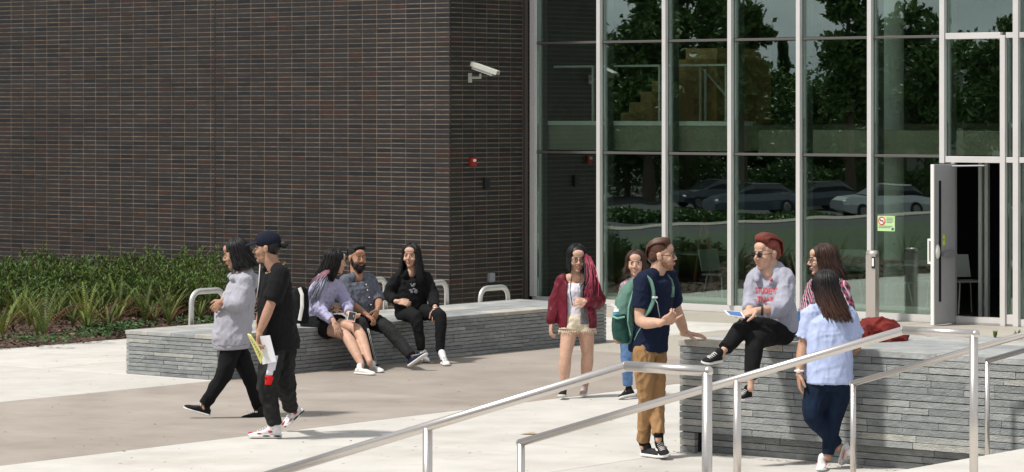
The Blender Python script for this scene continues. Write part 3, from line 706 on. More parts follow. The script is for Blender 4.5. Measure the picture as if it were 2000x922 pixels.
weed(G(1822, 634), 'tuft of weed at the foot of the open door leaf', seed=2, h=.11)
weed(W(a_at(1946, -.7), -.72, RH), 'weed at the back edge of the stone wall top', seed=3, h=.06)
weed(W(a_at(1992, -.7), -.75, RH), 'weed on the stone wall top at the right edge', seed=4, h=.08)
q = MB(); rl = random.Random(8)
for k in range(520):
    g = G(rl.uniform(-50, 1900), 640+rl.random()**1.5*290, .003)
    a_, b_ = toAB(g)
    if -1.4 < a_ < .05 and -.05 < b_ < 7.1 or (a_ > 7.7 and -2.6 < b_ < -.5): continue
    r_ = rl.uniform(.006, .022); th = rl.uniform(0, 6.3); u = Vector((math.cos(th), math.sin(th), 0))*r_; v = Vector((-math.sin(th), math.cos(th), 0))*r_*rl.uniform(.3, .9)
    q.add([g-u, g-v*.9, g+u+UPZ*.004, g+v], [(0, 1, 2, 3)], tint=rl.random())
# debris along the foot of the walls
for k in range(500):
    if rl.random() < .5: g = W(rl.uniform(7.7, 11.2), -2.57-abs(rl.gauss(0, .05)), .003)
    else: g = W(.02+abs(rl.gauss(0, .05)), rl.uniform(0, 7), .003)
    r_ = rl.uniform(.005, .018); th = rl.uniform(0, 6.3); u = Vector((math.cos(th), math.sin(th), 0))*r_; v = Vector((-math.sin(th), math.cos(th), 0))*r_*.6
    q.add([g-u, g-v, g+u+UPZ*.003, g+v], [(0, 1, 2, 3)], tint=rl.random())
tag(q.build('litter', mat('litter', (.2, .16, .1), .9, tint=[(0, (.08, .06, .045)), (.6, (.22, .16, .10)), (1, (.45, .42, .36))])), 'dry crumbs, grit and leaf bits scattered over the paving', 'litter', kind='stuff')
pts_ = G(1033, 848, .003); lf = MB(); lf.v = []; 
lf.add([pts_+Vector(v) for v in ((-.085, 0, .0), (-.03, -.035, .006), (.07, -.03, .004), (.09, .005, .002), (.03, .04, .012), (-.04, .03, .006))], [(0, 1, 2, 3, 4, 5)])
tag(lf.build('fallen_leaf', mat('dry_leaf', (.42, .24, .07), .8, var=.3, vscale=30)), 'dry yellow brown leaf lying on the pale concrete', 'leaf')
# ============================================================ what stands to the left and shows in the glass
def tree(a, b, h, r, label, seed, conifer=False, n=5200, trunk=.14):
    g = W(a, b, CPZ); rs = np.random.RandomState(seed); t = thing('conifer_tree' if conifer else 'leafy_tree', g, label, 'tree', 'trees beyond the car park')
    q = MB(); q.tube([(0, 0, -.1), (.1, 0, h*.4), (0, .1, h*.9)], [h*.025, h*.016, h*.004], 9)
    pr = random.Random(seed); limbs = []
    for k in range(16):
        z = h*pr.uniform(trunk*.8, .85); an = pr.uniform(0, 6.28); l_ = r*(.9 if not conifer else (1-z/h)*1.1)*pr.uniform(.6, 1); e = Vector((math.cos(an)*l_, math.sin(an)*l_, z+(l_*.5 if not conifer else -l_*.1))); q.tube([(0, 0, z), e], [h*.007, .01], 5); limbs.append(e)
    q.build('trunk', M_bark, t)
    if conifer:
        f = rs.rand(n)**.8; z = h*(trunk*.5+(1-trunk*.5)*f); rad = r*(1-f)*(.55+.45*np.cos(z*5.5+rs.rand(n)))*np.sqrt(rs.rand(n)); th = rs.rand(n)*6.283
        p = np.stack([np.cos(th)*rad, np.sin(th)*rad, z-rad*.25], 1); d = np.stack([np.cos(th), np.sin(th), rs.normal(size=n)*.3-.1], 1); ln = np.full(n, .34); wd = np.full(n, .16)
    else:
        nc = 46; cen = rs.normal(size=(nc, 3)); cen /= np.linalg.norm(cen, axis=1)[:, None]; cen *= (rs.rand(nc)**.4)[:, None]
        cen = cen*np.array([r, r, h*(1-trunk)*.46])+np.array([0, 0, h*(trunk+(1-trunk)*.52)]); idx = rs.randint(0, nc, n); p = cen[idx]+rs.normal(size=(n, 3))*r*.15
        d = rs.normal(size=(n, 3)); ln = np.full(n, .42); wd = np.full(n, .26)
    leaves(p, d, ln, wd, list(rs.rand(n))).build('crown', M_con if conifer else M_tree, t)
rk = [(1222, 2.6, 60, 2.0, 0), (1265, 2.5, -70, 1.9, 0), (1345, 2.6, -60, 1.7, 0), (1395, 2.7, -30, 1.5, 0), (1455, 2.5, -55, 1.3, 0), (1530, 3.2, 85, 1.5, 1), (1500, 3.0, 150, 2.0, 0), (1585, 2.9, 170, 1.9, 0), (1660, 2.5, -80, 1.5, 0), (1695, 2.7, -40, 1.5, 1), (1765, 2.8, 10, 1.8, 0), (1815, 2.7, 40, 1.8, 0), (1890, 3.4, 60, 2.0, 0), (1960, 3.2, 40, 2.0, 0), (1130, 2.5, 30, 2.4, 0), (1440, 4.2, 150, 4, 0), (1600, 4.4, 165, 4, 0), (1280, 4.2, 130, 4, 0), (1750, 4.3, 150, 4, 0), (1360, 3.8, 160, 4, 0), (1680, 3.9, 170, 4, 0), (1520, 4.0, 175, 4, 0)]
ca, cb_ = toAB(Vector((0, 0, 0))); cbm = 2*BC-cb_
def refl(px, t):
    a = a_at(px, BC); return ca+(a-ca)*t, cbm+(BC-cbm)*t
TL = ['the woman in maroon', 'the smiling half hidden woman', 'the man in navy', 'the right shoulder of the man in navy', 'the red haired person, left side', 'the middle of the glass, spire shaped', 'the red haired person, low crown', 'the red haired person, right side', 'the access post, left side', 'the access post, spire shaped', 'the green notice', 'the door closer side of the notice', 'the open door', 'the right edge of the glass', 'the leftmost glass bay', 'the fourth glass bay, far back', 'the fifth glass bay, far back', 'the second glass bay, far back', 'the sixth glass bay, far back', 'the third glass bay, far back', 'the access post, far back', 'the fourth mullion, far back']
for i, (x, t_, h_, r_, cf) in enumerate(rk):
    t_ = t_+1.15 if t_ < 3.5 else t_+.3; r_ = r_*1.45; a, b = refl(x, t_); h_ = 2.9-CPZ+(215-h_)/(6000/(45*t_)); tree(a, b, h_, r_*(.62 if t_ < 4.5 and r_ < 3.3 else 1.0), ('slender conifer' if cf else 'broad leafy tree')+' mirrored in the glass above '+TL[i], 100+i, bool(cf))
def car(a, b, rz, col, label, seed):
    t = thing('parked_car', W(a, b, CPZ), label, 'car', 'cars in the car park', rz=rz-TH)
    mc = mat('car_paint_%d' % seed, col, .3, metal=.3, coat=.6); gl = mat('car_glass', (.02, .025, .03), .08, spec=.8); ch = mat('chrome', (.7, .7, .7), .15, metal=1); ty = mat('tyre', (.02, .02, .02), .8)
    def sec(x, hw, zb, zt, k): return [Vector((x, y*hw, z)) for y, z in ((-1, zb), (-1, zb+(zt-zb)*.55), (-k, zt), (k, zt), (1, zb+(zt-zb)*.55), (1, zb))]
    q = MB(); q.loft([sec(-2.2, .80, .35, .72, .8), sec(-2.05, .88, .24, .86, .85), sec(-1.2, .90, .22, .95, .88), sec(.9, .90, .22, .95, .88), sec(1.9, .88, .22, .82, .85), sec(2.2, .78, .32, .66, .8)]); q.build('body', mc, t, smooth=False)
    q = MB(); q.loft([sec(-1.9, .74, .93, .96, .9), sec(-1.25, .74, .93, 1.38, .78), sec(.15, .74, .93, 1.42, .78), sec(1.0, .76, .93, .97, .9)]); cb2 = q.build('cabin', gl, t)
    q = MB(); q.rbox(-1.2, .12, -.58, .58, 1.37, 1.435, .02); q.build('roof', mc, cb2)
    for sx in (-1.35, 1.35):
        for sy in (-1, 1):
            q = MB(); q.tube([(sx, sy*.92, .33), (sx, sy*.72, .33)], .33, 18); wq = q.build('wheel', ty, t); q = MB(); q.tube([(sx, sy*.93, .33), (sx, sy*.9, .33)], .2, 12); q.build('rim', ch, wq)
    for sy in (-1, 1):
        q = MB(); q.ell((2.1, sy*.62, .62), Matrix.Diagonal((.1, .16, .08))); q.build('headlight', M_white, t, smooth=True)
for i, (x, t_, rz, col, nm) in enumerate(((1722, 3.3, 2.2, (.50, .52, .53), 'silver'), (1588, 3.4, 2.0, (.05, .06, .08), 'dark grey'), (1470, 3.3, 2.2, (.07, .09, .12), 'steel blue'), (1395, 3.45, 2.0, (.02, .03, .05), 'dark blue'))):
    a, b = refl(x, t_); car(a, b, rz, col, nm+' car parked off to the left of the plaza, mirrored in the glass', i)
a, b = refl(1775, 4.0)
hb = thing('far_building', W(a, b, CPZ), 'pale two storey block mirrored in the glass above the green notice', 'building', rz=-TH)
q = MB(); q.box(-1.7, 1.7, -3, 3, 0, 6.9); wq = q.build('wall', mat('far_wall', (.20, .21, .17), .8, var=.08, vscale=.5), hb)
q = MB(); q.box(-1.8, 1.8, -3.1, 3.1, 6.9, 7.1); q.build('roof', M_alud, hb)
for x in (-.9, .9):
    for z in (1.6, 4.6):
        q = MB(); q.box(x-.35, x+.35, 3.003, 3.05, z, z+1.1); q.build('window', mat('far_window', (.05, .07, .08), .1), wq)
def hedge(t_, x0, x1, h, label, n, seed):
    (a0, b0), (a1, b1) = refl(x0, t_), refl(x1, t_); t = thing('hedge', W((a0+a1)/2, b0, CPZ), label, 'hedge'); rs = np.random.RandomState(seed)
    u = rs.rand(n); base = W(0, 0, 0); A_ = a0+(a1-a0)*u; B_ = b0+rs.normal(size=n)*.35; z = h*rs.rand(n)**.7*(.85+.15*np.sin(A_*1.3))
    c = t.location; P0 = np.stack([C0.x+DA.x*A_+DB.x*B_-c.x, C0.y+DA.y*A_+DB.y*B_-c.y, z], 1)
    leaves(P0, rs.normal(size=(n, 3)), np.full(n, .22), np.full(n, .14), list(rs.rand(n)*.5)).build('foliage', M_tree, t)
hedge(2.95, 1150, 2050, .55, 'low dark hedge added along the car park to darken its reflection', 9000, 1)  # added hedge: covers the bright mirrored asphalt so the glass reads darker here
hedge(3.75, 1100, 2050, 2.3, 'tall dark hedge behind the parked cars', 12000, 2)
# ============================================================ PEOPLE
UP = Vector((0, 0, 1))
def M3(r, f, u): return Matrix((r, f, u)).transposed()
def skinmat(name, c): 
    return mat(name, c, .55, spec=.3, var=.13, vscale=16, bump=.12, bscale=60)
SK = {'light': skinmat('skin_light', (.53, .325, .235)), 'mid': skinmat('skin_mid', (.41, .235, .16)), 'tan': skinmat('skin_tan', (.38, .20, .125)), 'pale': skinmat('skin_pale', (.58, .38, .29))}
def cloth(name, c, var=.12, vs=9, bump=.55, bs=15, rough=.92, **k):
    k.setdefault('stretch', (1, 1, .5)); return mat(name, c, rough, spec=.2, var=var, vscale=vs, bump=bump, bscale=bs, sheen=0, **k)
F_hgrey = cloth('heather_grey', (.36, .36, .41), var=.10, vs=60); F_hgrey2 = cloth('heather_grey_blue', (.335, .34, .405), var=.12, vs=70)
F_black = cloth('black_cloth', (.008, .008, .009)); F_blackp = cloth('washed_black', (.018, .018, .019), var=.4, vs=12); F_lilac = cloth('lilac_cloth', (.38, .37, .53), var=.10)
F_dgrey = cloth('charcoal_stripe', (.11, .12, .15), var=.35, vs=40); F_maroon = cloth('maroon_satin', (.115, .010, .020), rough=.5, var=.2); F_white = cloth('white_cotton', (.68, .66, .74), var=.06)
F_cream = cloth('cream_denim', (.66, .58, .45), var=.12, vs=20); F_navy = cloth('navy_cotton', (.008, .014, .036)); F_tan = cloth('tan_chino', (.31, .18, .085), var=.12); F_jean = cloth('blue_denim', (.10, .19, .36), var=.25, vs=18)
F_ind = cloth('indigo_denim', (.006, .014, .034), var=.3, vs=14); F_sky = cloth('sky_blue_cotton', (.42, .49, .72), var=.06, vs=30); F_dkb = cloth('medium_denim', (.035, .085, .19), var=.3)
M_hblack = mat('hair_black', (.007, .006, .007), .5, spec=.32, var=.4, vscale=20, stretch=(1, 1, .12)); M_hbrown = mat('hair_brown', (.040, .018, .012), .5, spec=.35, var=.5, vscale=20, stretch=(1, 1, .12)); M_hred = mat('hair_red', (.17, .036, .025), .5, spec=.35, var=.5, vscale=26, stretch=(.2, 1, 1))
M_hpink = mat('hair_pink', (.30, .045, .08), .5, spec=.3, var=.75, vscale=18, stretch=(1, 1, .12)); M_hbr2 = mat('hair_short_brown', (.085, .035, .020), .45, spec=.4, var=.4, vscale=30); M_hsilver = mat('hair_silver_lilac', (.20, .21, .27), .5, var=.3, vscale=16, stretch=(1, 1, .15))
M_eye = mat('eye_white', (.75, .73, .70), .3); M_iris = mat('iris_dark', (.02, .011, .008), .25); M_lip = mat('lips', (.40, .11, .10), .5); M_teeth = mat('teeth', (.8, .78, .72), .35); M_frame = mat('glasses_frame', (.01, .01, .011), .3)
M_lens = glassmat('spectacle_lens', (.93, .93, .93), .0, wav=0); M_dlens = mat('dark_lens', (.006, .006, .007), .12, spec=.7)
M_sole = mat('white_rubber', (.72, .71, .68), .6); M_swhite = cloth('white_canvas', (.70, .69, .66), var=.06); M_sblack = cloth('black_canvas', (.014, .014, .016)); M_sred = mat('sneaker_red', (.42, .01, .03), .4); M_snavy = cloth('navy_canvas', (.012, .02, .05)); M_swh2 = mat('white_leather', (.72, .71, .73), .4)
M_plaid = None
def plaidmat():
    m = bpy.data.materials.new('plaid'); m.use_nodes = True; n = m.node_tree.nodes; l = m.node_tree.links.new; p = n['Principled BSDF']; p.inputs['Roughness'].default_value = .9
    t = n.new('ShaderNodeTexCoord'); a = n.new('ShaderNodeTexChecker'); a.inputs['Scale'].default_value = 34; a.inputs['Color1'].default_value = (.36, .07, .11, 1); a.inputs['Color2'].default_value = (.02, .025, .06, 1)
    mp_ = n.new('ShaderNodeMapping'); mp_.inputs['Rotation'].default_value = (0, .5, .6); l(t.outputs['Object'], mp_.inputs[0]); l(mp_.outputs[0], a.inputs[0])
    b = n.new('ShaderNodeTexWave'); b.inputs['Scale'].default_value = 13; b.bands_direction = 'X'; b.inputs['Distortion'].default_value = .5; l(mp_.outputs[0], b.inputs[0])
    r = n.new('ShaderNodeValToRGB'); r.color_ramp.elements[0].position = .82; r.color_ramp.elements[1].position = .9; l(b.outputs['Fac'], r.inputs[0])
    x = n.new('ShaderNodeMix'); x.data_type = 'RGBA'; l(r.outputs[0], x.inputs['Factor']); l(a.outputs[0], x.inputs['A']); x.inputs['B'].default_value = (.6, .5, .55, 1); l(x.outputs['Result'], p.inputs['Base Color']); return m
M_plaid = plaidmat()

class Person:
    def __init__(s, label, px, pyfoot, Y=None, z0=0):
        """px,py: pixel of the base point; Y: depth of the body centre"""
        s.Y = Y if Y else F*(H-z0)/(pyfoot-YH); base = P(px, pyfoot, s.Y)
        if Y: base.z = z0
        s.root = thing('person', base, label, 'person'); s.J = {}
    def j(s, **k):
        for n, v in k.items():
            dz = v[2] if len(v) > 2 else 0
            s.J[n] = P(v[0], v[1], s.Y+dz)
        return s
    def __getitem__(s, k): return s.J[k]
    def add(s, mb, name, m, parent=None, voxel=0, smooth=3, disp=0, dsize=.09, shade=True, kind=None):
        o = mb.build(name, m, parent or s.root, world=True, smooth=shade, kind=kind)
        if voxel: remesh(o, voxel, smooth, disp, dsize)
        return o
def cut(pts, rad, f0, f1):
    """portion f0..f1 of a polyline by length"""
    ds = [0]
    for i in range(1, len(pts)): ds.append(ds[-1]+(pts[i]-pts[i-1]).length)
    T = ds[-1]; a, b = f0*T, f1*T; P_, R_ = [], []
    def at(d):
        for i in range(1, len(ds)):
            if d <= ds[i]+1e-9:
                k = (d-ds[i-1])/max(1e-9, ds[i]-ds[i-1]); return pts[i-1].lerp(pts[i], k), rad[i-1]+(rad[i]-rad[i-1])*k
        return pts[-1], rad[-1]
    p, r = at(a); P_.append(p); R_.append(r)
    for i in range(len(ds)):
        if a+1e-6 < ds[i] < b-1e-6: P_.append(pts[i]); R_.append(rad[i])
    p, r = at(b); P_.append(p); R_.append(r); return P_, R_
def refine(pts, rad, n=3):
    """round off joints a little: subdivide the polyline with a smoothing pass"""
    P_, R_ = [pts[0]], [rad[0]]
    for i in range(1, len(pts)):
        for k in range(1, n+1):
            f = k/n; P_.append(pts[i-1].lerp(pts[i], f)); R_.append(rad[i-1]+(rad[i]-rad[i-1])*f)
    for it in range(1):
        Q = [p.copy() for p in P_]
        for i in range(1, len(P_)-1): Q[i] = P_[i]*.6+(P_[i-1]+P_[i+1])*.2
        P_ = Q
    return P_, R_
def ringsof(S_, spec, n=22, ex=2.4, off=0):
    """S_: function t -> (centre, right axis, forward axis); spec: (t, halfwidth, halfdepth[, forward shift])"""
    out = []
    for sp in spec:
        t, hw, hd = sp[:3]; c, r, f = S_(t); sh = sp[3] if len(sp) > 3 else 0; rr = []
        for k in range(n):
            a = 2*math.pi*k/n; ca, sa = math.cos(a), math.sin(a)
            x = math.copysign(abs(ca)**(2/ex), ca)*(hw+off); y = math.copysign(abs(sa)**(2/ex), sa)*(hd+off)
            rr.append(c+r*x+f*(y+sh))
        out.append(rr)
    return out
def spine(p, lean=None):
    pe = p['pel']; sh = (p['sR']+p['sL'])/2; nk = p['nk']; hr = (p['hR']-p['hL']); sr = (p['sR']-p['sL'])
    hr = hr.normalized(); sr = sr.normalized()
    def S_(t):
        if t <= 1: c = pe.lerp(sh, t) if t >= 0 else pe+(p.dn if hasattr(p, 'dn') else (pe-sh).normalized())*(-t)*(sh-pe).length
        else: c = sh.lerp(nk, (t-1)*2)
        k = max(0, min(1, t)); r = hr.lerp(sr, k).normalized(); ax = (sh-pe).normalized() if t <= 1 else (nk-sh).normalized()
        if t < 0 and hasattr(p, 'dn'): ax = -p.dn
        r = (r-ax*r.dot(ax)).normalized(); f = -r.cross(ax); f = ax.cross(r)
        return c, r, f
    return S_
def head(p, skin, yaw, pitch=0, roll=0, sc=1.0, smile=0, lips=True, female=True, glasses=None, eyes=True):
    ya, pi_, ro = [math.radians(v) for v in (yaw, pitch, roll)]
    f = Vector((math.sin(ya)*math.cos(pi_), -math.cos(ya)*math.cos(pi_), math.sin(pi_)))
    r = f.cross(UP).normalized(); u = r.cross(f).normalized(); q = Quaternion(f, ro); r = q @ r; u = q @ u
    c = p['hd']; R3 = M3(r, f, u)
    def T(v): return c+R3 @ (Vector(v)*sc)
    def A(x, y, z): return R3 @ Matrix.Diagonal((x*sc, y*sc, z*sc))
    p.T = T; p.A = A; p.sc = sc; p.f = f; p.r = r; p.u = u; p.R3 = R3
    m = MB(); E = lambda cc, rr: m.ell(T(cc), A(*rr), n=20, m=14)
    E((0, -.014, .036), (.074, .094, .080)); E((0, .030, -.010), (.065, .058, .080)); E((0, .030, -.062), (.047 if female else .053, .052, .044 if female else .05))
    E((0, .068, -.092), (.021, .019, .018)); E((-.034, .060, -.028), (.027, .026, .026)); E((.034, .060, -.028), (.027, .026, .026))
    E((0, .078, .030), (.040, .012, .012)); E((0, .062, .055), (.050, .030, .035))
    m.tube([T((0, .086, .014)), T((0, .104, -.016)), T((0, .108, -.024))], [.0075*sc, .010*sc, .011*sc], 10); E((0, .105, -.024), (.0115, .012, .009))
    E((-.012, .094, -.029), (.009, .010, .007)); E((.012, .094, -.029), (.009, .010, .007))
    E((0, .082, -.056), (.024, .014, .016))
    for sx in (() if female else (-1, 1)):
        E((sx*.076, -.006, -.004), (.010, .020, .031)); E((sx*.079, -.010, .008), (.010, .016, .018))
    m.limb([T((0, -.020, -.04)), T((0, -.025, -.10)), p['nk']+(p['sR']+p['sL']-p['nk']*2)*.10], [(.052 if female else .058)*sc, (.050 if female else .057)*sc, (.056 if female else .062)*sc])
    h = MB(); h.v, h.f, h.t, h.m = m.v, m.f, m.t, m.m; p.headmb = h
    o = h.build('tmp', SK[skin], p.root, world=True); remesh(o, .0042, 4); p.heado = o
    if eyes:
        for sx in (-1, 1):
            e = MB(); e.ell(T((sx*.031, .0785, .004)), A(.0130, .0095, .0058), n=12, m=8); oe = p.add(e, 'eye', M_eye)
            e = MB(); e.ell(T((sx*.031, .0865, .004)), A(.0062, .0035, .0062), n=10, m=6); p.add(e, 'iris', M_iris, parent=oe)
            e = MB(); e.tube([T((sx*.046, .075, .0085)), T((sx*.032, .0885, .0125)), T((sx*.017, .082, .0085))], .0022*sc, 5); p.add(e, 'eyelid', M_iris if female else SK[skin], parent=oe)
        for sx in (-1, 1):
            e = MB(); e.tube([T((sx*.050, .074, .026)), T((sx*.034, .088, .032)), T((sx*.014, .091, .026))], [.002*sc, .0032*sc, .0028*sc], 6, flat=.6)
            p.add(e, 'eyebrow', p.brow if hasattr(p, 'brow') else M_hblack)
    e = MB(); w_ = .021+.006*smile; up_ = .006*smile
    e.tube([T((-w_, .087, -.055+up_)), T((-.009, .0965, -.0515)), T((0, .0975, -.053)), T((.009, .0965, -.0515)), T((w_, .087, -.055+up_))], [.0018*sc, .0042*sc, .0038*sc, .0042*sc, .0018*sc], 7)
    lo = -.0625-.005*smile; e.tube([T((-w_, .087, -.056+up_)), T((-.009, .0945, lo)), T((0, .0965, lo-.001)), T((.009, .0945, lo)), T((w_, .087, -.056+up_))], [.0018*sc, .0044*sc, .005*sc, .0044*sc, .0018*sc], 7)
    lp = p.add(e, 'lips', M_lip if lips else SK[skin])
    if smile:
        e = MB(); e.tube([T((-w_*.8, .089, -.0565+up_*.8)), T((0, .0965, -.0575)), T((w_*.8, .089, -.0565+up_*.8))], [.002*sc, .0042*sc, .002*sc], 7); p.add(e, 'teeth', M_teeth, parent=lp)
    if glasses:
        g = MB(); yf = .100
        for sx in (-1, 1):
            pts = [T((sx*.033+math.cos(a)*.0245, yf-.006*abs(math.cos(a)), .003+math.sin(a)*(.0175 if glasses != 'dark' else .019))) for a in [k*math.pi/8 for k in range(17)]]; g.tube(pts, .0024*sc if glasses != 'thin' else .0014*sc, 5)
            g.tube([T((sx*.058, yf-.008, .008)), T((sx*.078, .05, .006)), T((sx*.080, -.005, .010))], .0026*sc, 5)
        g.tube([T((-.009, yf, .006)), T((0, yf+.004, .009)), T((.009, yf, .006))], .0024*sc, 5); go = p.add(g, 'glasses', M_frame)
        for sx in (-1, 1):
            g = MB(); g.ell(T((sx*.033, yf-.003, .003)), A(.0235, .0018, .017), n=14, m=8); p.add(g, 'lens', M_dlens if glasses == 'dark' else M_lens, parent=go)
def hand(mb, wr, d, pn, size=1.0, curl=.35, side=1, spread=1.0, point=False):
    """wr wrist, d direction of the palm, pn palm normal; side=+1 puts the thumb on pn x d"""
    size *= 1.1; d = d.normalized(); pn = (pn-d*pn.dot(d)).normalized(); la = pn.cross(d)*side; L_ = .085*size
    R3 = M3(la, d, pn); mb.limb([wr-d*.02, wr+d*.02*size], [.024*size, .025*size])
    mb.ell(wr+d*L_*.55, R3 @ Matrix.Diagonal((.038*size, .052*size, .0155*size)), n=14, m=10)
    for i, (x, ln) in enumerate(((.028, .070), (.0095, .078), (-.0095, .073), (-.027, .058))):
        c = curl*(1+.12*i) if not (point and i == 0) else .05; b0 = wr+d*L_*.92+la*x*size; dd = (d+la*x*3.0*spread).normalized(); pts = [b0-dd*.015, b0]; cc = c*.7; seg = ln*size
        for k, fr in enumerate((.45, .32, .23)):
            dd = (Quaternion(dd.cross(pn).normalized(), cc) @ dd) if dd.cross(pn).length > 1e-4 else dd; pts.append(pts[-1]+dd*seg*fr); cc = c*1.1
        mb.limb(pts, [.0098*size, .0098*size, .0088*size, .0080*size, .0068*size], n=9)
    t0 = wr+d*.028*size+la*.026*size; td = (d*.75+la*.75+pn*.35).normalized(); t1 = t0+td*.036*size; td2 = (d*.95+la*.28+pn*(.3+curl*.4)).normalized(); t2 = t1+td2*.030*size; t3 = t2+td2*.022*size
    mb.limb([t0-td*.012, t1, t2, t3], [.013*size, .0112*size, .0100*size, .0080*size], n=9)
def body(p, skin, k=1.0, arm=1.0, leg=1.0, torso=1.0, hands=None, bare=False):
    """one continuous skin: torso, limbs, neck (remeshed), with finely remeshed head and hands joined in"""
    if not bare: leg *= .78
    S_ = spine(p); m = MB()
    m.loft(ringsof(S_, [(-.12, .10*torso, .075*torso), (0, .145*torso, .10*torso), (.25, .125*torso, .09*torso), (.45, .115*torso, .085*torso), (.75, .14*torso, .10*torso), (.95, .145*torso, .085*torso), (1.08, .11*torso, .07*torso), (1.3, .06, .055)]))
    for s_ in ('R', 'L'):
        ap, ar = refine([p['s'+s_], p['e'+s_], p['w'+s_]], [.050*arm, .040*arm, .026*arm]); 
        ar = [r+(.007*arm*math.sin(math.pi*(i/(len(ar)-1)-.5)*2) if i/(len(ar)-1) > .5 else 0) for i, r in enumerate(ar)]
        m.limb(ap, ar); m.limb([p['s'+s_].lerp(p['nk'], .1), p['s'+s_].lerp(p['nk'], .8)+Vector((0, 0, .012))], [.050*arm, .050]); m.sph(p['s'+s_]+(p['nk']-p['s'+s_])*.12, .056*arm, n=14, m=9)
        hp = [p['h'+s_], p['k'+s_], p['a'+s_]]; lp_, lr = refine(hp, [.085*leg, .054*leg, .034*leg], 4)
        n_ = len(lr); lr = [r+(.014*leg*math.sin(math.pi*min(1, max(0, (i/(n_-1)-.5)*2))**.7) if i/(n_-1) > .5 else .004) for i, r in enumerate(lr)]
        m.limb(lp_, lr)
        if (s_+'foot') in p.J or ('f'+s_) in p.J: pass
        m.limb([p['a'+s_], p['a'+s_]-Vector((0, 0, .03))], [.033*leg, .030])
    o = m.build('body', SK[skin], p.root, world=True); remesh(o, .0105, 3)
    parts = [p.heado]
    for s_, hk in (hands or {}).items():
        hm = MB(); hand(hm, p['w'+s_], **hk); ho = hm.build('tmp', SK[skin], p.root, world=True); remesh(ho, .0036, 1); parts.append(ho)
    # join into the one body mesh
    import bmesh
    bm = bmesh.new(); bm.from_mesh(o.data)
    for q_ in parts: bm.from_mesh(q_.data)
    bm.to_mesh(o.data); bm.free()
    for q_ in parts: me = q_.data; bpy.data.objects.remove(q_); bpy.data.meshes.remove(me)
    o.data.polygons.foreach_set('use_smooth', [True]*len(o.data.polygons)); p.bodyo = o
    return o
def top(p, name, m, spec, sleeve=.45, sr=(.062, .058, .05), n=22, voxel=.010, disp=.012, dsize=.08, hem=None, extra=None, smooth=3, collar=True, armset='RL', ex=2.4):
    S_ = spine(p); q = MB(); q.loft(ringsof(S_, spec, n, ex))
    for s_ in armset:
        ap, ar = refine([p['s'+s_], p['e'+s_], p['w'+s_]], list(sr)); 
        if sleeve > 0:
            ap, ar = cut(ap, ar, 0, sleeve); q.limb(ap[:-1], ar[:-1]); q.tube([ap[-2], ap[-1]], [ar[-2], ar[-1]], 14); q.sph(p['s'+s_].lerp(p['nk'], .14), sr[0]*1.02, n=14)
    for s_ in 'RL':
        if sleeve > 0: q.limb([p['s'+s_].lerp(p['nk'], .05), p['s'+s_].lerp(p['nk'], .72)+Vector((0, 0, .010))], [sr[0]*.92, .060])
    if extra: extra(q, S_)
    return p.add(q, name, m, voxel=voxel, smooth=smooth, disp=disp, dsize=dsize)
def trousers(p, name, m, rad=(.105, .075, .058), f1=.97, pelvis=((-.12, .13, .10), (0, .165, .115), (.16, .155, .105)), voxel=.010, disp=.012, dsize=.09, extra=None, sides='RL'):
    S_ = spine(p); q = MB(); q.loft(ringsof(S_, pelvis))
    for s_ in sides:
        lp_, lr = refine([p['h'+s_], p['k'+s_], p['a'+s_]], list(rad), 4); lp_, lr = cut(lp_, lr, 0, f1); q.limb(lp_[:-1], lr[:-1]); q.tube([lp_[-2], lp_[-1]], [lr[-2], lr[-1]], 14)
    if extra: extra(q, S_)
    return p.add(q, name, m, voxel=voxel, smooth=3, disp=disp, dsize=dsize)
